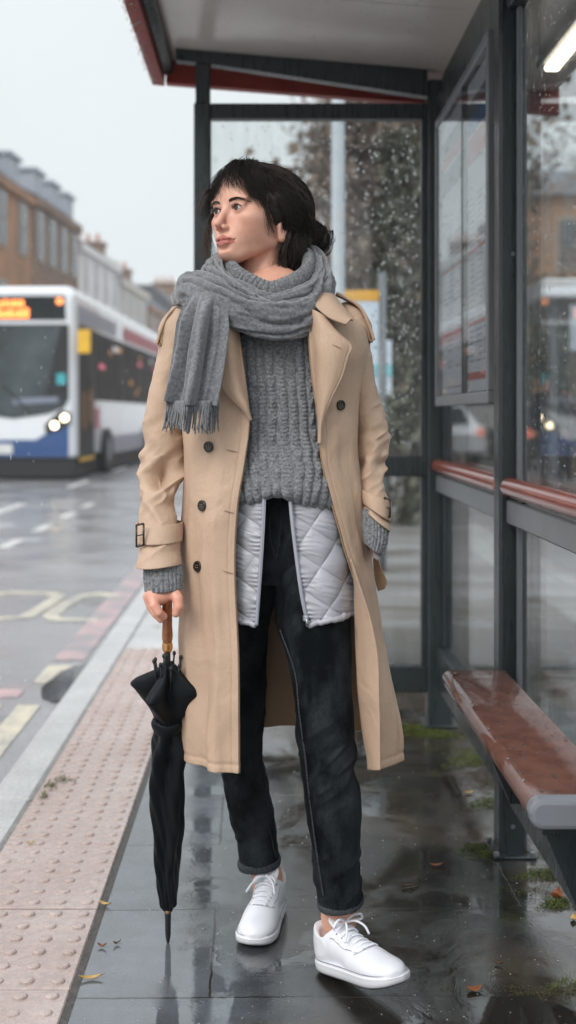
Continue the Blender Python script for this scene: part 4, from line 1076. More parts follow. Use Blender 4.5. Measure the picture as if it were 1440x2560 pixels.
# ================================================================== person
PE = empty('person', (.02, 2.6, 0), 'woman in beige trench coat, grey scarf and white sneakers, holding a folded umbrella', 'person')
YC = 2.57
SKIN = np.array((.69, .40, .295))
HO = at(640, 547, 2.60)                                   # head origin: between the ears at eye level
HR = (Matrix.Rotation(R(-2.0), 4, 'Y') @ Matrix.Rotation(R(-43.5), 4, 'Z') @ Matrix.Rotation(R(-8), 4, 'X'))
HM = Matrix.Translation(Vector(HO)) @ HR
def hp(*p): return np.array(HM @ Vector(p))

# ---- head, face towards local -y, her left is +x
f = Field((-.10, -.135, -.215), (.10, .125, .135), .0017)
D = f
D.D = f.ell((0, .012, .026), (.0735, .093, .083))
D.add(f.ell((0, -.028, .012), (.062, .064, .074)), .02)
D.add(f.ell((0, -.040, -.040), (.048, .050, .052)), .025)
D.add(f.cap((0, -.070, -.088), (0, -.062, -.092), .0195, .019), .022)
for s in (-1, 1):
    D.add(f.cap((s*.050, .000, -.058), (s*.018, -.062, -.092), .0155, .014), .022)
    D.add(f.ell((s*.042, -.057, -.020), (.020, .026, .016)), .018)
    D.add(f.ell((s*.026, -.058, -.050), (.021, .025, .026)), .02)
    D.add(f.ell((s*.030, -.082, .019), (.024, .010, .009)), .012)
    D.cut(f.ell((s*.030, -.104, -.001), (.021, .019, .0135)), .012)
D.add(f.ell((0, -.078, -.070), (.024, .019, .024)), .018)
for s in (-1, 1): D.add(f.ell((s*.050, -.022, -.018), (.0185, .044, .046)), .02)
D.add(f.ell((0, -.078, .045), (.035, .016, .03)), .03)
D.add(f.cap((0, -.084, .012), (0, -.1105, -.035), .0066, .0074), .010)
D.add(f.ell((0, -.1120, -.0385), (.0072, .0082, .0068)), .007)
for s in (-1, 1):
    D.add(f.ell((s*.0100, -.0985, -.0435), (.0062, .0095, .0060)), .005)
    D.cut(f.ell((s*.0062, -.1030, -.0505), (.0036, .0058, .0034)), .002)
    D.add(f.ell((s*.0070, -.0950, -.0655), (.0155, .0056, .0044)), .005)
D.add(f.ell((0, -.0935, -.0758), (.0175, .0064, .0054)), .005)
D.cut(f.ell((0, -.0915, -.0855), (.016, .005, .004)), .008)
for s in (-1, 1): D.cut(f.cap((0, -.1035, -.0706), (s*.0270, -.0845, -.0680), .0011, .0011), .003)
D.cut(f.cap((0, -.104, -.054), (0, -.1035, -.061), .0015, .002), .004)
for s in (-1, 1):
    c = (s*.0300, -.0790, -.001)
    D.add(f.ell(c, (.0150, .0130, .0128)), .0045)
    D.cut(f.ell((s*.0302, -.0945, -.0012), (.0137, .0115, .0057)), .0020)
    D.add(f.cap((s*.0175, -.0905, .0085), (s*.0430, -.0815, .0080), .0032, .0028), .006)
    # ear
    EZ = -.016
    Me = Matrix.Rotation(R(s*14), 4, 'Z') @ Matrix.Rotation(R(-8), 4, 'X')
    D.add(f.ell((s*.0735, .008, -.014+EZ), (.0085, .018, .029), Me), .006)
    D.cut(f.ell((s*.0830, .0045, -.012+EZ), (.0065, .0095, .0165), Me), .003)
    D.add(f.ell((s*.0765, .004, -.036+EZ), (.0065, .0085, .0085)), .004)
    D.add(f.ell((s*.0775, -.0065, -.014+EZ), (.0035, .004, .006)), .003)
D.add(f.cap((0, .020, -.060), (0.004, .040, -.215), .0450, .0500), .016)
for s in (-1, 1): D.add(f.cap((s*.052, .020, -.045), (s*.012, -.012, -.20), .010, .011), .018)
V, Q = f.mesh()
X_, Y_, Z_ = V[:, 0], V[:, 1], V[:, 2]
col = np.tile(SKIN, (len(V), 1))
g = lambda c, r: np.exp(-(((V-np.array(c))/np.array(r))**2).sum(1))
def tint(wt, c): 
    global col
    wt = np.clip(wt, 0, 1)[:, None]; col = col*(1-wt)+np.array(c)*wt
for s in (-1, 1): tint(.45*g((s*.042, -.075, -.035), (.022, .03, .018)), (.58, .27, .20))
tint(.4*g((0, -.115, -.042), (.014, .012, .012)), (.60, .27, .20))
lipm = np.clip((1.12-np.sqrt((X_/.0265)**2+((Z_+.0704-.002*np.cos(X_*140))/.0094)**2))*7, 0, 1)*(Y_ < -.084)
tint(.85*lipm, (.37, .085, .075))
for s in (-1, 1):
    tint(.35*g((s*.030, -.09, .004), (.017, .02, .009)), (.40, .20, .14)); tint(.35*g((s*.03, -.085, -.012), (.016, .02, .006)), (.46, .25, .20))
    tint(.4*g((s*.078, .005, -.015), (.012, .02, .03)), (.56, .25, .18))
tint(.8*np.clip(g((0, -.1055, -.0706), (.024, .02, .0012))*1.1-.1, 0, 1), (.14, .04, .035))
for c_ in ((.050, -.066, -.036), (.033, -.081, -.030), (.043, -.068, -.062)): tint(.6*g(c_, (.0016, .003, .0016)), (.22, .10, .06))
head = (xf(V, HM), [Q], col)
_hd = (f.D, f.lo.copy(), f.h)
def ysurf(x, z):
    i = int(round((x-_hd[1][0])/_hd[2])); k = int(round((z-_hd[1][2])/_hd[2])); j = np.where(_hd[0][i, :, k] < 0)[0]
    if not len(j): return -.08
    j = j[0]; a_, b_ = _hd[0][i, j-1, k], _hd[0][i, j, k]; return _hd[1][1]+_hd[2]*(j-1+a_/(a_-b_+1e-9))

# ---- right hand (image left) gripping the handle
HY = 2.43
f = Field(at(345, 1575, HY)-np.array([0, .06, 0]), at(475, 1425, HY)+np.array([0, .06, 0]), .0013)
P_ = lambda px, py, dy=0: tuple(at(px, py, HY+dy))
f.D = f.cap(P_(408, 1415, .02), P_(408, 1478, .012), .0255, .024)
f.add(f.ell(P_(404, 1487, .005), (.0345, .024, .0165)), .012)
f.add(f.ell(P_(391, 1493, -.006), (.021, .019, .017)), .010)
def finger(pts, rs, k=.0035):
    for a, b, ra, rb in zip(pts[:-1], pts[1:], rs[:-1], rs[1:]): 
        dd = f.cap(a, b, ra, rb)
        finger.d = dd if finger.d is None else np.minimum(finger.d, dd)
    f.add(finger.d, k); finger.d = None
finger.d = None
finger([P_(381, 1487, -.012), P_(386, 1513, -.026), P_(397, 1531, -.028), P_(409, 1541, -.020)], [.0120, .0100, .0092, .0080], .005)
finger([P_(373, 1492, .002), P_(379, 1515, -.006), P_(390, 1534, -.012), P_(402, 1548, -.010)], [.0112, .0096, .0088, .0078], .003)
finger([P_(370, 1492, .018), P_(377, 1517, .014), P_(390, 1536, .006), P_(403, 1547, .004)], [.0105, .0092, .0085, .0075], .003)
finger([P_(371, 1492, .032), P_(379, 1514, .030), P_(391, 1528, .020), P_(403, 1538, .016)], [.0095, .0082, .0076, .0068], .003)
finger([P_(431, 1478, -.004), P_(444, 1496, -.016), P_(446, 1516, -.020), P_(440, 1533, -.018)], [.0135, .0112, .0104, .0086], .006)
f.cut(f.cap(P_(420, 1508, -.03), P_(420, 1560, -.03), .0085, .010), .004)
V, Q = f.mesh(); col = np.tile(SKIN*np.array([1.0, .90, .88]), (len(V), 1))
for q in (P_(381, 1487, -.012), P_(373, 1492, .002), P_(386, 1513, -.026), P_(379, 1515, -.006), P_(444, 1496, -.016)):
    w_ = .35*np.exp(-(((V-np.array(q))/.011)**2).sum(1))[:, None]; col = col*(1-w_)+np.array((.50, .20, .15))*w_
hand = (V, [Q], col)

# ---- the rest of the body under the clothes, one surface
f = Field((-.36, 2.36, .02), (.36, 3.0, 1.52), .011)
f.D = f.ell(tuple(at(690, 900, YC)), (.13, .085, .2))
def chain(pts, k=.03):
    for (a, ra), (b, rb) in zip(pts[:-1], pts[1:]): f.add(f.cap(tuple(a), tuple(b), ra, rb), k)
chain([(at(660, 640, 2.63), .046), (at(685, 790, 2.60), .050), (at(690, 880, YC), .08), (at(700, 1050, YC), .092), (at(705, 1180, YC), .085), (at(705, 1330, YC), .095)])
chain([(at(685, 860, YC), .05), (at(485, 840, YC), .030), (at(418, 1080, 2.58), .022), (at(405, 1200, 2.57), .018), (at(403, 1330, 2.49), .020), (at(408, 1450, 2.445), .022)])
chain([(at(685, 860, YC), .05), (at(866, 845, YC), .030), (at(915, 1080, 2.58), .025), (at(928, 1280, 2.51), .020), (at(905, 1400, 2.54), .022)])
chain([(at(650, 1360, 2.58), .075), (at(610, 1560, 2.65), .046), (at(605, 1800, 2.73), .036), (at(622, 2000, 2.79), .032), (at(658, 2150, 2.83), .030), (at(672, 2260, 2.84), .030)])
chain([(at(765, 1360, 2.56), .075), (at(790, 1600, 2.50), .050), (at(812, 1830, 2.48), .042), (at(833, 2000, 2.50), .038), (at(852, 2240, 2.52), .034), (at(850, 2285, 2.52), .032)])
chain([(at(672, 2190, 2.83), .031), (at(672, 2265, 2.845), .030), (at(660, 2290, 2.76), .026)], .02)
chain([(at(852, 2240, 2.52), .034), (at(846, 2300, 2.53), .031), (at(850, 2350, 2.525), .028)], .02)
V, Q = f.mesh(); col = np.tile(SKIN*np.array([1.0, .97, .95]), (len(V), 1))
allv = []; allq = []; allc = []; n = 0
for v_, q_, c_ in (head, hand, (V, [Q], col)):
    allv.append(v_); allc.append(c_); allq += [np.asarray(q)+n for q in q_]; n += len(v_)
mesh_np('body', np.vstack(allv), allq, M['skin'], PE, colors=np.vstack(allc))

# ---- eyes, lashes, brows
for s in (-1, 1):
    c = np.array((s*.0300, -.0790, -.0010)); gaze = np.array((-.12+.02*s, -1, .02)); gaze /= np.linalg.norm(gaze)
    mb = MB(); mb.ell((0, 0, 0), (.0122,)*3, 20, 14); mb.v = [xf(np.vstack(mb.v)+c, HM)]; eo = mb.build('eye', M['eye_white'], PE, True)
    def dome(nm, rad, ro, mt):
        mb = MB(); n = 20; V = []
        ax = gaze; u = np.cross(ax, (0, 0, 1)); u /= np.linalg.norm(u); v = np.cross(u, ax)
        for q in (0, .5, 1.0):
            rr_ = rad*q; hh_ = math.sqrt(ro**2-rr_**2)
            for k in range(n): a = 2*math.pi*k/n; V.append(c+ax*hh_+rr_*(u*math.cos(a)+v*math.sin(a)))
        Fc = [[j*n+k, j*n+(k+1)%n, (j+1)*n+(k+1)%n, (j+1)*n+k] for j in range(2) for k in range(n)]
        mb.add(xf(np.array(V), HM), Fc); mb.build(nm, mt, eo, True)
    dome('iris', .0060, .01245, M['iris']); dome('pupil', .0026, .01270, M['pupil'])
    # upper lash line
    mb = MB(); t = np.linspace(-1, 1, 14)
    P = np.stack([s*.0302+t*.0128, -.0918+.0032*t**2+.0045*np.clip(t*s, 0, 1)**2, -.0012+.0060*(1-t**2)+.0008*t*s], 1)
    mb.tube(xf(P, HM), .0010, 5)
    for k in range(26):
        tt = -1+2*k/25; b_ = np.array([s*.0302+tt*.0125, -.0922+.0032*tt**2, -.0008+.0060*(1-tt**2)]); e_ = b_+np.array([tt*.0022+.001*s, -.0040, .0026])
        mb.tube(xf(np.array([b_, (b_+e_)/2+[0, -.0006, -.0006], e_]), HM), [.0004, .0003, .0001], 3, cap=False)
    mb.build('eyelashes', M['brow'], PE)
    mb = MB(); t = np.linspace(-1, 1, 14)
    P = np.stack([s*.0302+t*.0118, -.0905+.0034*t**2, -.0066+.0040*(t**2)], 1); mb.tube(xf(P, HM), .00035, 4); mb.build('lower_lash_line', M['brow'], PE)
    rb = np.random.RandomState(4+s); mb = MB()
    for k in range(190):
        t = rb.rand(); x = s*(.0135+.034*t); z = .0128+.0050*math.sin(t*2.3)-.0030*t*t+(rb.rand()-.5)*.0062*(1-.55*t); y = -.0935+.0135*t**2+.001*rb.rand()
        p0 = np.array([x, ysurf(x, z)-.0004, z]); x1_, z1_ = x+s*.0052, z+.0022-.0030*t; p1 = np.array([x1_, ysurf(x1_, z1_)-.0006, z1_])
        mb.tube(xf(np.array([p0, (p0+p1)/2+[0, -.0008, 0], p1]), HM), [.0006, .0005, .0002], 3, cap=False)
    mb.build('eyebrow', M['brow'], PE)
# small earring
mb = MB(); mb.ell(hp(.0835, .002, -.0535), (.0022,)*3, 10, 6); mb.build('earring', M['brass'], PE, True)

# ================================================================== hair
f = Field((-.13, -.14, -.17), (.13, .25, .17), .003)
f.D = f.ell((0, .032, .034), (.0845, .113, .087))
f.add(f.ell((0, -.035, .066), (.060, .048, .040)), .03)
f.add(f.ell((.012, .100, -.022), (.055, .046, .055)), .03)
f.add(f.ell((.018, .066, -.080), (.050, .046, .045)), .03)
f.add(f.ell((.068, .014, .008), (.024, .046, .040)), .02)
f.cut(f.ell((-.0, -.118, -.026), (.067, .076, .096)), .010)
f.cut(f.ell((.047, -.070, -.055), (.036, .068, .072)), .010)
f.cut(f.ell((.045, .150, -.085), (.06, .035, .030)), .008)
f.cut(f.ell((.085, -.004, -.046), (.020, .022, .024)), .008)
f.cut(f.ell((0, -.030, -.130), (.09, .070, .075)), .012)
f.D = f.D + .0035*np.sin(f.X*0+90*np.arctan2(f.Z-.02, f.Y-.02)).astype(np.float32)*0
Bn = (.026, .158, -.014)
f.add(f.ell(Bn, (.034, .032, .036)), .012)
V, Q = f.mesh()
V = V + (V-np.array([0, .02, .02]))*(.05*fbm(V, 38, 3, 2)+.03*noise3(V*np.array([1, .5, 1]), 20, 4))[:, None]
HA = mesh_np('hair', xf(V, HM), Q, M['hair'], PE)
_hf = (f.D.copy(), f.lo.copy(), f.h); _hg = np.gradient(f.D, f.h)
def pushout(P, lift):
    P = np.array(P)
    for _ in range(3):
        I = np.clip(np.round((P-_hf[1])/_hf[2]).astype(int), 0, np.array(_hf[0].shape)-1); i, j, k = I[..., 0], I[..., 1], I[..., 2]
        d_ = _hf[0][i, j, k]; g_ = np.stack([q[i, j, k] for q in _hg], -1); g_ /= np.linalg.norm(g_, axis=-1)[..., None]+1e-6
        P = P+g_*np.clip(lift-d_, 0, .012)[..., None]
    return P
hr = np.random.RandomState(21)
EC = np.array([0, .032, .034]); ER = np.array([.0855, .114, .088])
def strands(name, paths, radii, mat):
    'paths (n,k,3) local, radii (n,)'
    paths = np.asarray(paths); n, k, _ = paths.shape
    paths = pushout(paths, (.0004+.0026*np.random.RandomState(5).rand(n, 1))*np.ones((1, k)))
    W = xf(paths.reshape(-1, 3), HM).reshape(n, k, 3); T = np.gradient(W, axis=1); T /= np.linalg.norm(T, axis=2)[..., None]+1e-9
    ref = np.array([0.3, .5, .8]); A = np.cross(T, ref); A /= np.linalg.norm(A, axis=2)[..., None]+1e-9; B = np.cross(T, A)
    tp = np.linspace(1, .25, k)[None, :, None]*np.asarray(radii)[:, None, None]
    ring = [W+tp*(A*math.cos(a)+B*math.sin(a)) for a in (0, 2.094, 4.189)]
    V = np.stack(ring, 2).reshape(-1, 3)
    i, j = np.meshgrid(np.arange(n), np.arange(k-1), indexing='ij'); b0 = (i*k+j)*3; Qs = []
    for c_ in range(3): Qs.append(np.stack([b0+c_, b0+(c_+1)%3, b0+3+(c_+1)%3, b0+3+c_], -1).reshape(-1, 4))
    return mesh_np(name, V, np.vstack(Qs), mat, HA)
def onshell(d, lift): d = d/np.linalg.norm(d, axis=-1)[..., None]; return EC + d*ER*(1+lift)
K = 12
t = np.linspace(0, 1, K)[:, None]
paths = []; rad = []
# swept back towards the bun
for q in range(1500):
    th = hr.uniform(-1.9, 1.9); el = hr.uniform(.05, 1.45)           # th: 0 = front
    d0 = np.array([math.sin(th)*math.cos(el), -math.cos(th)*math.cos(el), math.sin(el)])
    if d0[1] < -.55 and d0[2] < .62: continue
    d1 = np.array([.22+hr.randn()*.12, 1.0, -.62+hr.randn()*.16]); ang = hr.randn(1, 3)*.10
    D_ = d0*(1-t)+d1*t + np.sin(t*3.14)*np.array([[.35*np.sign(d0[0]+.15), 0, .25]])*abs(hr.rand())*.5 + ang*np.sin(t*math.pi)
    lift = .012+.05*hr.rand()*np.sin(t*math.pi*.9)+.012*np.sin(t*hr.uniform(4, 10)+hr.rand()*6)
    paths.append(onshell(D_, lift)); rad.append(hr.uniform(.0005, .0010))
# fringe
def fr_(n, x0, x1, zend, yend, spread, r0=.0005, curl=.006):
    for q in range(n):
        u = hr.rand(); x = x0+(x1-x0)*u
        a = np.array([x*.30+hr.randn()*.005, -.034+hr.randn()*.014, .113+hr.randn()*.003])
        e = np.array([x+hr.randn()*spread, yend(x)+hr.randn()*.004, zend(x)+hr.randn()*.008])
        m_ = np.array([a[0]*.35+e[0]*.65+hr.randn()*.003, min(a[1], e[1])*.98-.020+.3*abs(x)*.3, (a[2]*.50+e[2]*.50)+.020])
        P = (1-t)**2*a+2*t*(1-t)*m_+t*t*e
        P = P+np.sin(t*hr.uniform(3, 7)+hr.rand()*6)*np.array([[curl, curl*.2, .001]])*t+np.array([[np.sign(x)*.012, 0, .004]])*np.clip(t-.6, 0, 1)**1.5*3
        paths.append(P); rad.append(hr.uniform(r0, r0*2))
fr_(120, -.062, -.012, lambda x: .020-.2*(x+.03), lambda x: -.103+7*x*x, .011, .0005, .009)
fr_(22, -.015, .012, lambda x: .044, lambda x: -.103+7*x*x, .010)
fr_(150, .006, .052, lambda x: .040-.34*max(0, x-.015), lambda x: -.101+8*x*x, .009, .0005, .010)
fr_(300, .045, .075, lambda x: .022-.9*max(0, x-.05), lambda x: -.088+9*(x-.02)**2*1.6, .006)
fr_(120, -.078, -.052, lambda x: -.005, lambda x: -.078, .006, .0005, .010)
# side, behind and in front of the ear, down the nape
for q in range(420):
    s0 = hr.rand(); a = np.array([.070, -.045+.07*s0, .05+.02*hr.rand()]); e = np.array([.062-.02*s0+hr.randn()*.006, .030+.055*s0+hr.randn()*.006, -.075-.045*hr.rand()])
    m_ = np.array([.094, .010+.07*s0, -.010]); P = (1-t)**2*a+2*t*(1-t)*m_+t*t*e
    P = P+np.sin(t*hr.uniform(4, 9)+hr.rand()*6)*np.array([[.003, .004, .001]])*t; paths.append(P); rad.append(hr.uniform(.0005, .0010))
# bun curls
for q in range(420):
    c_ = np.array(Bn)+hr.randn(3)*.006; ax = hr.randn(3); ax /= np.linalg.norm(ax); u = np.cross(ax, hr.randn(3)); u /= np.linalg.norm(u); v = np.cross(ax, u)
    r_ = hr.uniform(.022, .035); a0 = hr.rand()*6; sp = hr.uniform(1.5, 4.2); tt = a0+t*sp
    P = c_+r_*(np.cos(tt)*u+np.sin(tt)*v)*(1+.25*(t if hr.rand() < .35 else 0)); paths.append(P); rad.append(hr.uniform(.0005, .0011))
for q in range(30):
    d = np.array([hr.randn()*.7, 1+hr.rand(), hr.randn()*.9-.25]); d /= np.linalg.norm(d); p0 = np.array(Bn)+d*.026; L_ = hr.uniform(.012, .028)
    up = hr.randn(3); P = p0+d*L_*t+np.sin(t*3.4)*up*.007+np.array([0, 0, -1])*t*t*hr.uniform(-.012, .028); paths.append(P); rad.append(.0007)
strands('hair_strands', paths, rad, M['hair'])
paths = []; rad = []
# wavy locks over the sides and back
for q in range(300):
    th = hr.uniform(-2.4, 2.4); el = hr.uniform(.0, 1.35); d0 = np.array([math.sin(th)*math.cos(el), -math.cos(th)*math.cos(el), math.sin(el)])
    if d0[1] < -.45 and d0[2] < .62: continue
    d1 = np.array([.25+hr.randn()*.16, 1.0, -.60+hr.randn()*.2]); ph = hr.rand()*6; fq = hr.uniform(5, 11); wv = hr.uniform(.05, .13); sgn = np.cross(d0, d1); sgn /= np.linalg.norm(sgn)
    for k_ in range(11):
        o_ = hr.randn(1, 3)*.032; D_ = d0*(1-t)+d1*t+np.sin(t*math.pi)*np.array([[.30*np.sign(d0[0]+.1), 0, .20]])*.4+sgn*wv*np.sin(t*fq+ph)*np.sin(t*2.6+.3)+o_*(1-.5*t)
        paths.append(onshell(D_, .030+.022*np.sin(t*fq*.8+ph)+.02*hr.rand()*t)); rad.append(hr.uniform(.0006, .0011))
for q in range(46):
    s0 = hr.rand(); a = np.array([.074-.01*s0, .015+.05*s0, -.015-.02*hr.rand()]); e = np.array([.060-.035*s0+hr.randn()*.010, .020+.085*s0+hr.randn()*.008, -.105-.030*hr.rand()])
    m_ = np.array([.088, .012+.09*s0, -.060]); ph = hr.rand()*6; fq = hr.uniform(6, 11); wd = hr.randn(3)*np.array([1, 1, .2]); wd /= np.linalg.norm(wd)
    for k_ in range(9):
        o_ = hr.randn(1, 3)*.0022; P = (1-t)**2*a+2*t*(1-t)*m_+t*t*e+o_*(1-.4*t)+wd*.0065*np.sin(t*fq+ph)*(.3+t); paths.append(P); rad.append(hr.uniform(.0006, .0010))
for q in range(60):
    c_ = np.array(Bn)+hr.randn(3)*.008; ax = hr.randn(3); ax /= np.linalg.norm(ax); u = np.cross(ax, hr.randn(3)); u /= np.linalg.norm(u); v = np.cross(ax, u); r_ = hr.uniform(.024, .036); a0 = hr.rand()*6; sp = hr.uniform(1.5, 4.5)
    for k_ in range(6): tt = a0+t*sp; paths.append(c_+r_*(np.cos(tt)*u+np.sin(tt)*v)+hr.randn(1, 3)*.0018); rad.append(hr.uniform(.0006, .0011))
strands('hair_locks', paths, rad, M['hair_mid'])
paths = []; rad = []
# flyaways on the crown, far-side locks by the jaw, neck wisps
for q in range(170):
    th = hr.uniform(-3.1, 3.1); el = hr.uniform(.5, 1.5); d0 = np.array([math.sin(th)*math.cos(el), -math.cos(th)*math.cos(el), math.sin(el)])
    d1 = d0+np.array([hr.randn()*.3, .35, hr.randn()*.2]); D_ = d0*(1-t)+d1*t; paths.append(onshell(D_, .02+.11*hr.rand()*np.sin(t*2.6))); rad.append(.0005)
for q in range(110):
    a = np.array([-.066, -.045+hr.randn()*.006, .02]); e = np.array([-.070+hr.randn()*.008, -.062+hr.randn()*.010, -.085-.03*hr.rand()]); m_ = np.array([-.088+hr.randn()*.006, -.080, -.030])
    P = (1-t)**2*a+2*t*(1-t)*m_+t*t*e; P = P+np.sin(t*hr.uniform(4, 8)+hr.rand()*6)*np.array([[.006, .007, .002]])*t; paths.append(P); rad.append(hr.uniform(.0004, .0007))
for q in range(40):
    a = np.array([-.050, -.070+hr.randn()*.008, .05]); e = np.array([-.060+hr.randn()*.010, -.108+hr.randn()*.010, .000+.02*hr.randn()]); m_ = np.array([-.066, -.108, .060])
    P = (1-t)**2*a+2*t*(1-t)*m_+t*t*e; P = P+np.sin(t*6+hr.rand()*6)*.005*t; paths.append(P); rad.append(.0005)
for q in range(60):
    a = np.array([.062, -.050, .035])+hr.randn(3)*.006; e = np.array([.073+hr.randn()*.003, -.020+hr.randn()*.010, -.030-.030*hr.rand()]); m_ = np.array([.080, -.050, -.002])
    P = (1-t)**2*a+2*t*(1-t)*m_+t*t*e+np.sin(t*hr.uniform(4, 8)+hr.rand()*6)*np.array([[.002, .004, .001]])*t; paths.append(P); rad.append(.0006)
for q in range(16):
    a = np.array([.068, .018, -.02]); e = np.array([.050+hr.randn()*.01, .005+hr.randn()*.012, -.105-.02*hr.rand()]); m_ = np.array([.078, .0, -.07]); P = (1-t)**2*a+2*t*(1-t)*m_+t*t*e+np.sin(t*7+hr.rand()*6)*.003; paths.append(P); rad.append(.0005)
strands('loose_strands', paths, rad, M['hair_light'])
# ================================================================== clothes
def proj(P): P = np.asarray(P); return np.stack([U0+F0*P[..., 0]/P[..., 1], V0-F0*(P[..., 2]-CAM_H)/P[..., 1]], -1)
# ---- jeans
def jean_disp(amp, k0, seed):
    def d(G, u, v, N):
        q = G*np.array([1.0, 1.0, 1.0]); n = fbm(np.stack([G[..., 0]*7+G[..., 2]*5, G[..., 1]*7, G[..., 2]*13-G[..., 0]*9], -1), 1.0, 3, seed)
        r_ = ridge(np.stack([G[..., 0]*5+G[..., 2]*4, G[..., 1]*5, G[..., 2]*16-G[..., 0]*12], -1), 1.0, 2, seed+3)
        w_ = np.exp(-((v-k0)/.10)**2)*1.5+np.exp(-((v-.93)/.07)**2)*1.2+.35
        return amp*w_*(n*.7+(r_-.6)*.8)-.0025
    return d
JE = []
JE.append(ringloft([(700,1205,YC,98,.095),(700,1260,YC,108,.102),(702,1330,YC,118,.112),(703,1400,YC,121,.112),(703,1450,YC,112,.10)], 120, 60, jean_disp(.003, .9, 3), 2.3))
JE.append(ringloft([(652,1390,2.585,70,.088),(628,1480,2.61,72,.085),(607,1560,2.64,70,.080),(603,1650,2.67,67,.074),(604,1735,2.70,66,.070),(605,1820,2.73,64,.066),(607,1886,2.75,62,.064),(614,1950,2.77,60,.062),(625,2014,2.79,59,.062),(636,2074,2.81,57,.060),(648,2148,2.83,54,.058)], 110, 230, jean_disp(.0075, .68, 5), 2.2))
JE.append(ringloft([(752,1380,2.56,88,.095),(775,1450,2.53,98,.097),(785,1560,2.50,96,.093),(803,1686,2.48,81,.082),(810,1783,2.47,77,.076),(818,1886,2.47,75,.073),(831,1988,2.48,76,.070),(839,2110,2.495,68,.066),(850,2248,2.515,58,.060)], 110, 260, jean_disp(.0078, .60, 8), 2.2))
V, Q = join(JE); JO = mesh_np('jeans', V, Q, M['denim'], PE)
def hem(cx, cy, Y, hw, hd, tilt):
    def dd(G, u, v, N): return .0012*np.sin(v*math.pi)+.0008*np.sin(u*2*math.pi*46+4*np.sin(u*25))*np.sin(v*math.pi)
    v1, q1 = ringloft([(cx, cy-9, Y, hw-2, hd-.001, tilt), (cx, cy, Y, hw-1, hd, tilt), (cx, cy+10, Y, hw-2, hd-.001, tilt)], 260, 12, dd, 2.2, th=.004); return v1, q1
V, Q = join([hem(648, 2153, 2.83, 54, .058, .005)]); mesh_np('turned_hem', V, Q, M['denim_edge'], JO)
V, Q = join([hem(851, 2250, 2.515, 58, .060, .006)]); mesh_np('turned_hem', V, Q, M['denim_edge'], JO)
def ridge_line(name, pts, r_, mat, parent, n=60, wob=.0):
    P = crom(np.array([at(*p) for p in pts]), n); mb = MB(); 
    rr_ = r_*(1+.35*np.sin(np.arange(n)*2.1)); mb.tube(P, rr_, 6); return mb.build(name, mat, parent, True)
ridge_line('side_seam', [(700,1575,2.435),(738,1686,2.432),(748,1783,2.425),(762,1886,2.422),(770,1963,2.430),(786,2091,2.440),(802,2200,2.452),(808,2238,2.458)], .0017, M['denim_edge'], JO, 220)
ridge_line('side_seam', [(655,1886,2.690),(660,1960,2.700),(668,2040,2.722),(680,2100,2.742),(690,2145,2.765)][::1], .0016, M['denim'], JO, 60)
ridge_line('fly_seam', [(672,1225,2.462),(674,1290,2.455),(676,1350,2.450),(690,1400,2.450)], .0015, M['denim'], JO, 40)
ridge_line('fly_seam', [(700,1225,2.462),(701,1290,2.455),(698,1350,2.450),(690,1400,2.450)], .0015, M['denim'], JO, 40)
def wb(G, u, v, N): return .0015*np.sin(v*math.pi)
V, Q = ringloft([(700,1222,YC,99,.098),(700,1250,YC,103,.1025)], 90, 6, wb, 2.3, th=.003); mesh_np('waistband', V, Q, M['denim'], JO)

# ---- quilted vest
def quilt(G, u, v, N):
    x, z = G[..., 0], G[..., 2]
    a = (x*math.sin(R(34))+z*math.cos(R(34)))/.056+.15; b = (-x*math.sin(R(56))+z*math.cos(R(56)))/.060+.4
    puff = (np.abs(np.sin(math.pi*a))*np.abs(np.sin(math.pi*b)))**.42
    wr = ridge(np.stack([x*22, z*95+x*30, G[..., 1]*0], -1), 1.0, 2, 4)
    edge = np.exp(-np.minimum(u, 1-u)/.08) if True else 0
    return .0082*puff+.0016*(wr-.6)*puff*1.0+.0022*edge*np.sin(z*520+3*np.sin(z*90))
vl = surf([[(550,1195,2.53),(600,1200,2.462),(661,1205,2.436)],[(548,1290,2.53),(600,1300,2.452),(657,1310,2.428)],[(548,1420,2.53),(600,1424,2.445),(650,1428,2.424)],[(552,1530,2.53),(596,1546,2.447),(641,1560,2.426)]], 90, 230, quilt, .006)
vr = surf([[(721,1205,2.444),(790,1215,2.448),(856,1215,2.50)],[(728,1290,2.434),(800,1300,2.436),(870,1290,2.50)],[(741,1400,2.422),(810,1405,2.422),(884,1395,2.50)],[(755,1497,2.418),(825,1490,2.414),(890,1478,2.49)],[(771,1560,2.420),(825,1550,2.414),(889,1528,2.49)]], 150, 230, quilt, .006)
V, Q = join([vl, vr]); VO = mesh_np('vest', V, Q, M['vest'], PE)
def pipe(name, pts, r_, mat, parent, n=70, wob=0):
    P = crom(np.array([at(*p) for p in pts]), n)
    if wob: P = P+wob*noise3(P, 130, 3)[:, None]*np.array([0, .2, 1])
    mb = MB(); mb.tube(P, r_, 10); return mb.build(name, mat, parent, True)
pipe('zip_edge', [(661,1205,2.428),(657,1310,2.420),(650,1428,2.416),(641,1563,2.419)], .0036, M['vest_trim'], VO)
pipe('zip_edge', [(722,1205,2.428),(729,1290,2.420),(742,1400,2.412),(756,1497,2.410),(771,1566,2.412)], .0040, M['vest_trim'], VO)
pipe('zip_teeth', [(665,1205,2.428),(661,1310,2.419),(654,1428,2.415),(644,1564,2.418)], .0014, M['steel'], VO)
pipe('hem_binding', [(560,1528,2.50),(596,1550,2.440),(639,1562,2.420)], .0058, M['vest'], VO, 60, .0025)
pipe('hem_binding', [(773,1561,2.413),(825,1552,2.403),(887,1529,2.482)], .0060, M['vest'], VO, 80, .003)
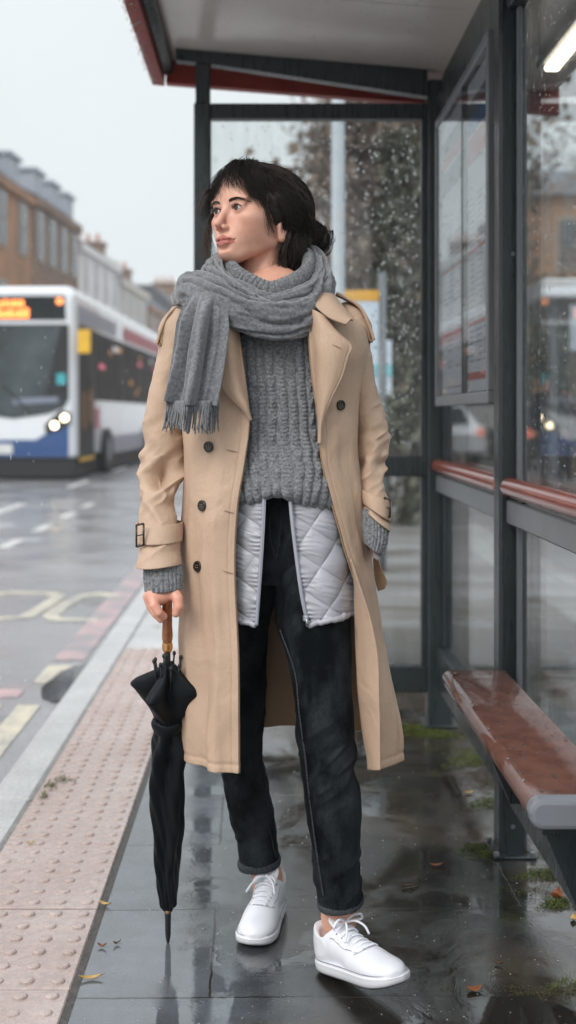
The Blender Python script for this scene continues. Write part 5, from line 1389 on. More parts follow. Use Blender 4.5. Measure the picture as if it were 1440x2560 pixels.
mb = MB(); a = at(764, 1545, 2.402); mb.box(a-np.array([.005, .003, .006]), a+np.array([.005, .004, .006]), 0, .0015); b = at(768, 1562, 2.402); mb.tube([a, (a+b)/2+[.001, -.002, 0], b], [.0025, .0022, .0038], 8); mb.build('zip_puller', M['steel'], VO, True)

# ---- sweater
def knit(nr, amp, cable=1.0, zp=.0085):
    def d(G, u, v, N):
        z = G[..., 2]; ph = 2*math.pi*nr*u
        ph = ph+1.1*np.sin(z*34+6*noise3(np.stack([u*9, z*7, z*0], -1), 1.0, 3))*cable*.5+3.0*fbm(np.stack([u*14, z*10, z*0], -1), 1, 2, 7)
        s_ = np.abs(np.sin(ph/2))**.55
        st_ = np.sin(z*2*math.pi/zp+np.abs(np.sin(ph/2))*2.6)
        cb = np.sin(z*2*math.pi/.036+2.5*noise3(np.stack([u*30, z*0, z*0], -1), 1.0, 6))*np.clip(np.sin(ph/2+.4), 0, 1)
        return (amp*s_+amp*.10*st_*s_+amp*.30*cb*cable)*np.clip((1-v)/.04, .0, 1)**.5
    return d
def sweat(G, u, v, N):
    return (.75+.5*np.clip(.5+fbm(np.stack([u*22, v*5, v*0], -1), 1, 2, 19), 0, 1))*knit(46, .0072)(G, u, v, N) + .007*fbm(np.stack([G[..., 0]*7+G[..., 2]*3, G[..., 1]*3, G[..., 2]*9-G[..., 0]*5], -1), 1, 3, 12)*np.clip(v*2, .3, 1)
SR = [(690,760,YC,90,.085),(690,790,YC,125,.10),(692,850,YC,158,.116),(698,950,YC,166,.121),(704,1050,YC,166,.121),(708,1120,YC,168,.128),(712,1175,YC,172,.146),(714,1212,YC,171,.156),(714,1236,YC,166,.156),(714,1248,YC,158,.146),(714,1247,YC,146,.128)]
V, Q = ringloft(SR, 620, 330, sweat, 2.15)
pv = proj(V); w_ = np.clip((1.03-V[:, 2])/.05, 0, 1)*(V[:, 1] < YC)
x_ = pv[:, 0]; lift = .020*np.exp(-((x_-690)/52)**2)-.014*np.clip((x_-740)/90, 0, 1)-.006*np.clip((640-x_)/50, 0, 1)
V[:, 2] += w_*lift
SW = mesh_np('sweater', V, Q, M['knit'], PE)

def sweep(pts, rv, rh, ns, nc, disp=None, closed=True):
    K_ = np.array([at(*p) for p in pts]); m_ = len(K_)
    if closed:
        E = np.vstack([K_[-2:], K_, K_[:3]]); full = crom(E, 40*(m_+4)); 
        # cut one period
        i0 = np.argmin(np.linalg.norm(full[:80]-K_[0], axis=1)+0); d_ = np.linalg.norm(full-K_[0], axis=1); i1 = len(full)//2+np.argmin(d_[len(full)//2:])
        C = crom(full[i0:i1+1:4], ns+1)[:-1]
        T = np.roll(C, -1, 0)-np.roll(C, 1, 0)
    else: C = crom(K_, ns); T = np.gradient(C, axis=0)
    T /= np.linalg.norm(T, axis=1)[:, None]
    s = np.linspace(0, 1, ns, endpoint=not closed); Zv = np.array([0, 0, 1.0])
    O = np.cross(T, Zv); O /= np.linalg.norm(O, axis=1)[:, None]+1e-9
    cen = C.mean(0); 
    if ((C-cen)*O).sum() < 0 and closed: O = -O
    Up = np.cross(T, O); Up *= np.sign(Up[:, 2:3])
    a = np.linspace(0, 2*math.pi, nc, endpoint=False)
    RV = np.interp(s, np.linspace(0, 1, len(np.atleast_1d(rv))), np.atleast_1d(rv)); RH = np.interp(s, np.linspace(0, 1, len(np.atleast_1d(rh))), np.atleast_1d(rh))
    G = C[:, None]+(RH[:, None]*np.cos(a))[..., None]*O[:, None]+(RV[:, None]*np.sin(a))[..., None]*Up[:, None]
    # grid is (s, a): closed in a; normals
    N = gridnormals(G, True)
    if ((G-C[:, None])*N).sum() < 0: N = -N
    v, u = np.meshgrid(s, a/(2*math.pi), indexing='ij')
    if disp is not None: G = G+N*disp(G, u, v, N)[..., None]
    Q = gridquads(ns, nc, True)
    if closed:
        i = np.arange(nc); i2 = (i+1) % nc; Q = np.vstack([Q, np.stack([(ns-1)*nc+i, (ns-1)*nc+i2, i2, i], -1)])
    V = G.reshape(-1, 3)
    if not closed:
        V = np.vstack([V, C[0], C[-1]]); i = np.arange(nc); i2 = (i+1) % nc; n = ns*nc
        return V, [Q, np.stack([i2, i, np.full(nc, n)], -1), np.stack([(ns-1)*nc+i, (ns-1)*nc+i2, np.full(nc, n+1)], -1)]
    return V, Q
# turtleneck roll
def tneck(G, u, v, N): return .0042*np.abs(np.sin(v*2*math.pi*30+.5*noise3(np.stack([v*40, u*3, u*0], -1), 1, 2)))**.6-.002
V, Q = sweep([(672,733,2.462),(612,708,2.485),(577,672,2.56),(600,640,2.66),(680,628,2.70),(752,640,2.66),(772,672,2.57),(738,712,2.49)], .024, .014, 640, 26, tneck)
mesh_np('turtleneck', V, Q, M['knit'], SW)
# cuffs
V, Q = ringloft([(404,1385,2.465,44,.036),(408,1420,2.455,46,.037),(409,1450,2.445,46,.037),(410,1476,2.44,45,.036,.003)], 300, 70, knit(26, .0036, .25), 2.0, th=.005)
mesh_np('cuff', V, Q, M['knit'], SW)
V, Q = ringloft([(934,1270,2.505,30,.034),(937,1310,2.495,31,.034,-.006),(937,1345,2.485,27,.032,-.012),(932,1375,2.475,17,.026,-.012)], 220, 70, knit(22, .0036, .25), 2.0, th=.005)
mesh_np('cuff', V, Q, M['knit'], SW)

# ---- trench coat body: open rings
CR = [ # y, L, R, edgeL, edgeR, half depth, centre Y
 (735,560,775,600,740,.075,2.60),(755,500,838,592,752,.105,2.59),(775,462,880,590,765,.125,2.58),(805,440,905,592,770,.142,2.57),(860,432,916,600,774,.152,2.57),(950,442,908,612,783,.157,2.57),
 (1050,456,898,623,797,.158,2.57),(1150,470,892,612,805,.158,2.57),(1250,468,900,596,831,.160,2.57),(1350,458,914,588,861,.163,2.57),(1450,450,928,587,892,.167,2.57),
 (1550,446,944,591,926,.172,2.57),(1650,446,960,595,944,.178,2.57),(1750,449,976,596,947,.184,2.575),(1850,456,994,596,948,.190,2.58),(1924,462,1003,596,948,.193,2.58)]
def coat_grid(nu, nv, inset=0.0):
    S = crom(np.array(CR, float), nv); G = np.zeros((nv, nu, 3)); pw = 2.5
    for j, (y, L_, R_, EL, ER_, b, cy) in enumerate(S):
        z = CAM_H-(y-V0)*2.43/F0; XL, XR = (L_-U0)*cy/F0, (R_-U0)*cy/F0; cx = (XL+XR)/2; a = (XR-XL)/2
        yf = cy-b*.93; cl = np.clip(((EL-U0)*yf/F0-cx)/a, -.98, .98); cr_ = np.clip(((ER_-U0)*yf/F0-cx)/a, -.98, .98)
        # superellipse: x = a*sgn(cos)|cos|^(2/pw)
        tl = math.acos(np.sign(cl)*abs(cl)**(pw/2)); tr_ = math.acos(np.sign(cr_)*abs(cr_)**(pw/2))
        t_ = np.linspace(tl, 2*math.pi+tr_, nu); c, s_ = np.cos(t_), np.sin(t_)
        G[j, :, 0] = cx+(a-inset)*np.sign(c)*np.abs(c)**(2/pw); G[j, :, 1] = cy-(b-inset)*np.sign(s_)*np.abs(s_)**(2/pw); G[j, :, 2] = z
    v, u = np.meshgrid(np.linspace(0, 1, nv), np.linspace(0, 1, nu), indexing='ij')
    N = gridnormals(G)
    c0 = G.mean(axis=1, keepdims=True)
    if ((G-c0)*N).sum() < 0: N = -N
    amp = .0035+.013*np.clip((v-.30)/.70, 0, 1)**1.1
    fold = np.sin(u*38+2.2*noise3(np.stack([u*6, v*2.2, v*0], -1), 1, 4))*.55+fbm(np.stack([u*26, v*3.0, v*0], -1), 1, 2, 5)
    edge = np.clip(np.minimum(u, 1-u)/.045, 0, 1)
    wr = fbm(np.stack([G[..., 0]*5+G[..., 2]*3, G[..., 1]*5, G[..., 2]*5-G[..., 0]*6], -1), 1, 2, 9)*.013
    hem_ = .0016*np.exp(-((v-.985)/.004)**2)*-1
    st_ = -.0014*np.exp(-((u-.013)/.0018)**2)-.0014*np.exp(-((1-u-.013)/.0018)**2)
    d = amp*fold*edge*.75+wr*(.4+.6*edge)+.004*fbm(G, 9, 3, 6)+hem_+st_
    # waist gathers, slack at the back
    return G+N*d[..., None], N
G, N = coat_grid(620, 420)
# front edges flare a little forward low down
COG = G.copy()
parts = [solid_grid(G, .0022, False, N)]
# inner facing turned back on the right front
rows = []
for (y, xe, xi) in ((1400,876,877),(1460,896,884),(1540,923,886),(1637,944,889),(1735,947,894),(1840,948,905),(1900,948,915),(1926,948,917)):
    rows.append([(xe, y, 2.405), (xe-(xe-xi)*.5-1, y, 2.428), (xi, y-2, 2.455)])
def fd(G_, u, v, N_): return .0025*fbm(G_, 9, 3, 16)
parts.append(surf(rows, 24, 160, fd, .003))
V, Q = join(parts); CO = mesh_np('trench_coat', V, Q, M['coat'], PE)
Gi, Ni = coat_grid(260, 200, .0065)
V, Q = solid_grid(Gi, .001, False, Ni); mesh_np('lining', V, Q, M['coat_in'], CO)
PC = proj(COG)
def oncoat(px, py):
    m_ = COG[..., 1] < 2.56; d_ = np.where(m_, (PC[..., 0]-px)**2+(PC[..., 1]-py)**2, 1e9); j, i = np.unravel_index(np.argmin(d_), d_.shape)
    return COG[j, i], N[j, i]
# ---- sleeves
def sl_disp(seed, amp, c0, w0):
    def d(G_, u, v, N_):
        x, y, z = G_[..., 0], G_[..., 1], G_[..., 2]
        sm = lambda p_, sd: 1-1.5*np.sqrt(noise3(p_, 1, sd)**2+.02)
        a = sm(np.stack([x*8+z*4, y*6, z*17-x*12], -1), seed); b = sm(np.stack([x*8-z*4, y*6, z*15+x*13], -1), seed+5)
        w_ = .22+np.exp(-((v-c0)/w0)**2)
        w_ = w_*np.clip((1-v)/.06, .15, 1)
        return amp*w_*((np.log(np.exp(4*a)+np.exp(4*b))/4-.85)*2.9)+.006*fbm(G_, 8, 3, seed)+.0034*w_*(1-2.2*np.abs(noise3(np.stack([x*22+z*14, y*18, z*44-x*26], -1), 1, seed+11)))
    return d
sa = ringloft([(486,760,2.59,16,.03),(470,774,2.585,40,.052),(455,805,2.58,50,.062),(446,860,2.575,47,.066),(430,960,2.575,50,.064),(415,1060,2.58,56,.062),(411,1140,2.575,60,.060),(407,1220,2.545,58,.058),(401,1290,2.51,55,.057),(398,1350,2.485,54,.057),(397,1413,2.46,56,.058,.004)], 260, 330, sl_disp(31, .0145, .68, .17), 2.1, th=.003)
sb = ringloft([(866,762,2.59,14,.03),(878,776,2.585,30,.050),(886,805,2.58,38,.060),(886,872,2.575,42,.063),(904,979,2.575,43,.062),(926,1086,2.57,45,.060),(927,1150,2.555,44,.058),(928,1200,2.54,40,.055),(934,1250,2.52,38,.050,-.012),(942,1303,2.50,30,.046,-.022)], 260, 300, sl_disp(47, .0145, .66, .17), 2.1, th=.003)
S1 = mesh_np('sleeve', sa[0], sa[1], M['coat'], CO); S2 = mesh_np('sleeve', sb[0], sb[1], M['coat'], CO)
def band(G_, u, v, N_): return .0012*np.sin(v*math.pi)+.001*fbm(G_, 20, 2, 3)
V, Q = ringloft([(399,1306,2.503,58,.0615,.001),(398,1354,2.483,58,.062,.002)], 140, 16, band, 2.1, th=.0035); mesh_np('cuff_strap', V, Q, M['coat'], S1)
V, Q = ringloft([(935,1236,2.522,42,.055,-.014),(940,1280,2.508,37,.052,-.02)], 140, 16, band, 2.1, th=.0035); mesh_np('cuff_strap', V, Q, M['coat'], S2)
def buckle(px, py, Y, w_, h_, parent, skew=0):
    mb = MB(); P = [at(px-w_, py-h_+skew, Y), at(px+w_, py-h_, Y-.006), at(px+w_, py+h_, Y-.006), at(px-w_, py+h_+skew, Y), at(px-w_, py-h_+skew, Y)]
    for a, b in zip(P[:-1], P[1:]): mb.tube([a, b], .0021, 8)
    mb.tube([at(px-w_, py+skew, Y-.002), at(px+w_, py, Y-.008)], .0014, 6); mb.build('buckle', M['button'], parent, True)
buckle(350, 1336, 2.432, 9, 27, S1, 4); buckle(968, 1272, 2.475, 7, 22, S2, -6)
# ---- lapels, collar, shoulder straps, belt end
def lap(G_, u, v, N_): return .003*fbm(G_, 12, 3, 22)+.0045*np.sin(np.clip(u, 0, 1)*math.pi)-.0012*np.exp(-((u-.95)/.012)**2)
V, Q = surf([[(768,762,2.440),(792,780,2.422),(818,800,2.42),(826,812,2.425)],[(769,800,2.440),(806,826,2.405),(846,848,2.395),(880,864,2.400)],[(772,850,2.436),(805,868,2.400),(842,884,2.392),(872,893,2.398)],[(778,915,2.434),(802,924,2.402),(830,935,2.392),(856,944,2.397)],[(787,985,2.430),(800,988,2.405),(815,992,2.396),(830,996,2.397)],[(797,1056,2.424),(800,1057,2.408),(803,1059,2.402),(808,1060,2.403)],[(800,1108,2.420),(801,1108,2.412),(802,1108,2.410),(803,1108,2.410)]], 70, 160, lap, .0025)
mesh_np('lapel', V, Q, M['coat'], CO)
V, Q = surf([[(540,790,2.420),(568,796,2.405),(594,800,2.430)],[(538,870,2.412),(572,872,2.398),(604,872,2.428)],[(546,940,2.404),(580,938,2.396),(613,936,2.424)],[(566,985,2.402),(592,984,2.396),(619,984,2.420)],[(600,1020,2.402),(612,1020,2.400),(624,1022,2.416)],[(624,1050,2.408),(625,1051,2.408),(627,1052,2.412)]], 60, 130, lap, .0025)
mesh_np('lapel', V, Q, M['coat'], CO)
V, Q = surf([[(765,742,2.465),(790,722,2.50),(812,708,2.545)],[(785,760,2.435),(815,745,2.455),(840,740,2.50)],[(812,784,2.410),(838,772,2.425),(862,768,2.465)],[(840,800,2.402),(858,792,2.412),(875,786,2.440)],[(866,810,2.402),(874,802,2.408),(882,796,2.418)]], 60, 90, lap, .0045)
mesh_np('collar', V, Q, M['coat'], CO)
V, Q = surf([[(505,722,2.60),(520,700,2.62)],[(490,752,2.54),(520,728,2.56)],[(500,780,2.46),(540,748,2.47)],[(530,800,2.42),(565,770,2.43)]], 30, 60, None, .004)
mesh_np('collar', V, Q, M['coat'], CO)
def strap(pts, w_=.034):
    C = crom(np.array([at(*p) for p in pts]), 60); G_ = np.stack([C+np.array([0, y_, 0]) for y_ in np.linspace(-w_/2, w_/2, 10)], 1); N_ = gridnormals(G_)
    if N_[..., 2].mean() < 0: N_ = -N_
    return solid_grid(G_+N_*.006, .006, False, N_)
V, Q = strap([(492,744,2.56),(455,764,2.55),(425,790,2.545),(408,825,2.54),(397,862,2.54)]); e1_ = mesh_np('shoulder_strap', V, Q, M['coat'], CO)
V, Q = strap([(838,738,2.56),(868,752,2.55),(896,772,2.545),(914,805,2.54),(930,852,2.54)]); e2_ = mesh_np('shoulder_strap', V, Q, M['coat'], CO)
V, Q = strap([(397,864,2.54),(403,866,2.54),(411,836,2.54),(424,806,2.54)], .03); mesh_np('strap_loop', V, Q, M['coat_in'], e1_)
V, Q = strap([(931,856,2.54),(924,856,2.54),(915,828,2.54),(906,800,2.54)], .03); mesh_np('strap_loop', V, Q, M['coat_in'], e2_)
V, Q = surf([[(932,1395,2.56),(944,1402,2.55)],[(935,1430,2.56),(955,1428,2.55)],[(940,1462,2.56),(966,1458,2.55)],[(945,1478,2.56),(962,1472,2.555)]], 20, 40, None, .004); mesh_np('belt_end', V, Q, M['coat_in'], CO)
def button(px, py, r_=.0112, sq=1.0):
    p, n_ = oncoat(px, py); n_ = n_/np.linalg.norm(n_); mb = MB(); c = p+n_*.0035
    u = np.cross(n_, (0, 0, 1)); u /= np.linalg.norm(u); v = np.cross(u, n_); V = []; k = 22
    for q, h_ in ((1, -.0025), (1, .001), (.88, .0024), (.70, .0012), (.1, .0010)):
        for i in range(k): a = 2*math.pi*i/k; V.append(c+n_*h_+r_*q*(u*math.cos(a)+v*math.sin(a)))
    Fc = [[j*k+i, j*k+(i+1)%k, (j+1)*k+(i+1)%k, (j+1)*k+i] for j in range(4) for i in range(k)]+[[4*k+i for i in range(k)]]
    mb.add(V, Fc); bo = mb.build('button', M['button'], CO, True)
    mb = MB()
    for s1, s2 in ((-1, -1), (1, 1), (-1, 1), (1, -1)): mb.disc(c+n_*.0016+u*.0022*s1+v*.0022*s2, n_, .0008, .0014, 6)
    mb.build('thread', M['coat_in'], bo)
for q in ((522,1118), (507,1264), (496,1415)): button(*q)
button(850, 1012, .0105)
def bhole(px, py, w_=13, s_=3):
    a, n1 = oncoat(px-w_, py-s_); b, n2 = oncoat(px+w_, py+s_); mb = MB(); mb.tube([a+n1*.0012, (a+b)/2+(n1+n2)/2*.0016, b+n2*.0012], [.0006, .0011, .0006], 6); mb.build('buttonhole', M['seam'], CO)
bhole(581, 1127); bhole(573, 1280); bhole(572, 1430)
mb = MB(); mb.tube([at(831, 862, 2.390), at(842, 866, 2.389), at(853, 872, 2.390)], [.0006, .0010, .0006], 6); mb.build('buttonhole', M['seam'], CO)

# ---- scarf
def scd(seed, k1, amp):
    def d(G_, u, v, N_):
        a = u*2*math.pi; n = fbm(np.stack([v*6, np.cos(a)*1.3, np.sin(a)*1.3], -1), 1, 3, seed)
        f1 = np.abs(np.sin(a*k1/2+3.0*n+2.2*np.sin(v*5+seed)))**.7
        return amp*(f1-.6)+amp*.5*n+.0012*noise3(G_, 90, seed)
    return d
sA = sweep([(665,782,2.420),(585,745,2.455),(545,700,2.53),(575,655,2.64),(680,635,2.71),(772,655,2.66),(800,705,2.56),(755,762,2.455)], [.034,.036,.036,.036,.040,.036,.036,.034], .021, 420, 90, scd(3, 5, .0125))
sB = sweep([(806,680,2.60),(808,725,2.51),(772,785,2.440),(695,800,2.402),(608,782,2.392),(540,742,2.41),(492,722,2.455),(455,738,2.53),(450,768,2.60)], [.022,.030,.036,.036,.034,.034,.036,.030,.02], [.016,.018,.017,.016,.016,.017,.018,.018,.012], 380, 80, scd(8, 5, .0115), closed=False)
sD = sweep([(530,665,2.58),(522,690,2.51),(545,715,2.45),(590,735,2.425),(640,752,2.405)], [.016,.024,.026,.022,.012], [.014,.015,.014,.012,.008], 160, 50, scd(14, 4, .008), closed=False)
def tail(G_, u, v, N_):
    w_ = np.clip(v*3, 0, 1); return w_*(.0130*np.sin(u*2*math.pi*2.3+.9+1.3*noise3(np.stack([u*2, v*2.5, v*0], -1), 1, 5))+.006*np.sin(u*2*math.pi*5+2+v*2))+.004*fbm(G_, 12, 3, 8)+.010
sC = surf([[(492,735,2.425),(525,742,2.40),(556,765,2.402)],[(470,780,2.412),(515,790,2.375),(563,800,2.392)],[(452,850,2.402),(505,860,2.368),(561,866,2.385)],[(438,930,2.400),(495,935,2.368),(553,936,2.383)],[(427,985,2.400),(483,992,2.370),(544,990,2.384)],[(422,1006,2.400),(480,1012,2.371),(541,1010,2.385)]], 130, 190, tail, .008)
V, Q = join([sA, sB, sD, sC]); SCF = mesh_np('scarf', V, Q, M['scarf'], PE)
mb = MB(); fr2 = random.Random(12)
nf_ = 62
for k in range(nf_):
    u = (k+.5)/nf_; x0 = 417+131*u; Y0_ = 2.388-.030*math.sin(u*math.pi)+.012*math.sin(u*14); cl = 6*round(u*14)/14-6*u
    L_ = fr2.uniform(66, 84); dx = -7*(1-u)-3+fr2.uniform(-5, 5)
    P = [at(x0, 1002, Y0_), at(x0+dx*.3+cl*3, 1002+L_*.35, Y0_-.004+fr2.uniform(-.003, .003)), at(x0+dx*.7+cl*6, 1002+L_*.7, Y0_+fr2.uniform(-.005, .005)), at(x0+dx+cl*7+fr2.uniform(-3, 3), 1002+L_, Y0_+fr2.uniform(-.006, .006))]
    mb.tube(crom(np.array(P), 8), np.linspace(.0022, .0013, 8), 5)
mb.build('fringe', M['scarf'], SCF, True)

# ================================================================== sneakers
def w_sole(s_):
    K_ = [(0,.0),(.02,.016),(.06,.0255),(.14,.0325),(.30,.034),(.48,.0365),(.62,.0430),(.75,.0475),(.86,.0455),(.94,.036),(.98,.022),(1,.0)]
    return np.interp(s_, [k[0] for k in K_], [k[1] for k in K_])
LN = .272
def sole_outline(n=40):
    s_ = (1-np.cos(np.linspace(0, math.pi, n)))/2; w_ = w_sole(s_); L1 = [(w_[i], -s_[i]*LN) for i in range(n)]; L2 = [(-w_[i]*.96, -s_[i]*LN) for i in range(n-2, 0, -1)]
    P = np.array(L1+L2); P[:, 0] += .006*np.sin(-P[:, 1]/LN*3.1)*1.0
    for _ in range(2): P = (np.roll(P, 1, 0)+2*P+np.roll(P, -1, 0))/4
    return P
OUTL = sole_outline()
def shoe(name_label, loc, rz, rx, mirror=1, bow=1, ry=0):
    MT = Matrix.Translation(Vector(loc)) @ Matrix.Rotation(R(rz), 4, 'Z') @ Matrix.Rotation(R(rx), 4, 'X') @ Matrix.Rotation(R(ry), 4, 'Y') @ Matrix.Diagonal((mirror*.96, .95, .96, 1))
    flip = mirror < 0
    def ring(z, g, tz=0): P = OUTL.copy(); c = np.array([0, -LN/2]); P = c+(P-c)*np.array([1+g/.042, 1+g/.136]); zz = np.full(len(P), z)+tz*np.clip((-P[:, 1]-.19)/.08, 0, 1)**2; return np.column_stack([P, zz])
    n = len(OUTL)
    def rings(L_, nm, mt, parent, cap0=True, cap1=True):
        V = np.vstack(L_); Q = [[j*n+k, j*n+(k+1)%n, (j+1)*n+(k+1)%n, (j+1)*n+k] for j in range(len(L_)-1) for k in range(n)]
        mb = MB(); F2 = Q+([list(range(n))[::-1]] if cap0 else [])+([[(len(L_)-1)*n+k for k in range(n)]] if cap1 else [])
        mb.add(xf(V, MT), [f_[::-1] if flip else f_ for f_ in F2]); return mb.build(nm, mt, parent, True)
    SO = rings([ring(.002, -.003, .010), ring(.006, .000, .009), ring(.014, .0012, .006), ring(.0215, .001, .003), ring(.0225, .0012, .003), ring(.0235, -.0010, .002), ring(.0245, -.0016, .002), ring(.0275, -.0016, .001), ring(.0285, -.004, 0)], 'shoe', M['shoe_sole'], PE)
    SO['label'] = name_label
    rings([ring(-.001, -.006, .011), ring(.001, -.0038, .0105), ring(.003, -.0035, .010)], 'outsole', M['outsole'], SO)
    f = Field((-.06, -.285, .015), (.06, .02, .15), .002)
    f.D = f.ell((.005, -.212, .030), (.0430, .058, .0275)); f.add(f.ell((.003, -.165, .034), (.0410, .062, .034)), .015)
    f.add(f.cap((.003, -.175, .034), (.001, -.092, .062), .0310, .0330), .018); f.add(f.ell((0, -.075, .050), (.0345, .065, .050)), .015)
    f.add(f.ell((0, -.040, .050), (.0315, .038, .062)), .012); f.add(f.cap((0, -.052, .060), (0, -.048, .088), .0345, .0335), .012)
    # flat-ish sides down to the sole
    w2 = np.interp(-f.Y/LN, [k/40 for k in range(41)], w_sole(np.arange(41)/40)).astype(np.float32)
    lim = np.abs(f.X-.006*np.sin(np.clip(-f.Y/LN*3.1, 0, 3.1)))-(w2-.0015)
    f.D = np.maximum(f.D, lim*.9)
    top = f.Z-(.094+np.clip((-f.Y-.060)*.25, 0, .02)-np.clip((-.018-f.Y)*0, 0, 1)+.010*np.clip((f.Y+.035)/.03, 0, 1)-.016*np.exp(-((f.Y+.055)/.022)**2))
    f.cut(-top if False else (-(top)), .004) if False else None
    f.D = np.maximum(f.D, top)
    f.cut(f.cap((0, -.056, .085), (0, -.046, .20), .0285, .032), .005)
    f.D = np.maximum(f.D, .022-f.Z)
    V, Q = f.mesh()
    if flip: Q = Q[:, ::-1]
    UP = mesh_np('upper', xf(V, MT), Q, M['shoe'], SO)
    Dg = f
    def ztop(x, y):
        i = int(round((x-Dg.lo[0])/Dg.h)); j = int(round((y-Dg.lo[1])/Dg.h)); c_ = Dg.D[i, j]; k = np.where(c_ < 0)[0]; return Dg.lo[2]+Dg.h*(k[-1] if len(k) else 0)
    # tongue
    rows = []
    for y_, z_, w_ in ((-.150, .070, .018), (-.118, .088, .022), (-.096, .108, .025), (-.084, .121, .025), (-.079, .128, .018)):
        rows.append([(x_, y_+.16*abs(x_)*1.0, z_-9*x_*x_) for x_ in np.linspace(-w_, w_, 7)])
    K_ = np.array(rows); K_ = np.array([crom(r_, 20) for r_ in K_]); G_ = crom(K_, 30); N_ = gridnormals(G_)
    if N_[..., 2].mean() < 0: N_ = -N_
    V, Q = solid_grid(G_, .008, False, N_); mesh_np('tongue', xf(V, MT), Q, M['shoe'], SO)
    # eyestays, seams, laces
    mb = MB(); ys_ = np.linspace(-.178, -.100, 6); pts = []
    for y_ in ys_:
        w_ = .017+.05*(y_+.178)*1.0; zl = [ztop(x_, y_) for x_ in (-w_, -w_*.5, 0, w_*.5, w_)]; zm = zl[2]
        P = np.array([(x_, y_+yo, z_+.0028) for x_, yo, z_ in zip((-w_-.002, -w_*.5, 0, w_*.5, w_+.002), (0, -.002, -.003, -.002, 0), (zl[0]-.002, zl[1], zl[2], zl[3], zl[4]-.002))])
        for off in (-.0013, .0013): mb.tube(xf(crom(P+[0, off, 0], 12), MT), .0022, 6)
        pts.append((w_, y_, zl[0], zl[4]))
    for (w1, y1, a1, b1), (w2_, y2, a2, b2) in zip(pts[:-1], pts[1:]):
        mb.tube(xf(np.array([(-w1, y1, a1+.001), (0, (y1+y2)/2, (ztop(0, (y1+y2)/2))+.0005), (w2_, y2, b2+.001)]), MT), .0018, 5)
        mb.tube(xf(np.array([(w1, y1, b1+.001), (0, (y1+y2)/2, (ztop(0, (y1+y2)/2))+.0005), (-w2_, y2, a2+.001)]), MT), .0018, 5)
    kz = ztop(0, -.100)+.006; k0 = np.array([0, -.104, kz+.004])
    mb.ell(xf(k0[None], MT)[0], (.006, .005, .005), 10, 6)
    for s_ in (-1, 1):
        Lp = [k0, k0+[s_*.016, -.010, .012], k0+[s_*.036, -.014, .010], k0+[s_*.040, -.010, .000], k0+[s_*.022, -.006, .001], k0]
        if bow < 0: Lp = [k0, k0+[s_*.012, -.008, .003], k0+[s_*.024, -.014, -.002], k0+[s_*.026, -.020, -.010], k0+[s_*.014, -.012, -.003], k0]
        mb.tube(xf(crom(np.array(Lp), 30), MT), .0026, 6)
        Tl = [k0, k0+[s_*.012, -.018, .003], k0+[s_*.026, -.034, -.010 if bow > 0 else -.006], k0+[s_*(.040 if s_*bow > 0 else .030), -.040, -.026]]; mb.tube(xf(crom(np.array(Tl), 16), MT), .0024, 6)
    mb.build('laces', M['lace'], SO, True)
    mb = MB()
    for (w_, y_, za, zb) in pts:
        for s_, z_ in ((-1, za), (1, zb)): mb.ell(xf(np.array([[s_*(w_+.0035), y_, z_-.0028]]), MT)[0], (.0017, .0017, .0017), 7, 5)
    mb.build('eyelets', M['eyelet'], SO)
    mb = MB()
    P = []
    for a_ in np.linspace(-1.15, 1.15, 30): x_ = .034*math.sin(a_); y_ = -.186+.030*(1-math.cos(a_))*1.2-.0; P.append((x_+.004, y_, ztop(x_+.004, y_)+.0008))
    mb.tube(xf(np.array(P), MT), .0014, 5)
    ol = [(x_, y_, .0290) for x_, y_ in OUTL*.985]; mb.tube(xf(np.array(ol+ol[:1]), MT), .0010, 5)
    for s_ in (-1, 1):
        P = [(s_*.0315, y_, ztop(s_*.0315, y_)+.0008) for y_ in np.linspace(-.165, -.085, 16)]; mb.tube(xf(np.array(P), MT), .0012, 5)

    mb.build('toe_seam', M['shoe_seam'], SO, True)
    return SO
shoe('white sneaker planted flat, toe towards the camera', (.020, 2.875, .001), -14, 0, 1, -1)
shoe('white sneaker stepping forward, toe lifted', (.112, 2.545, .002), 38, -11, -1, 1, 0)

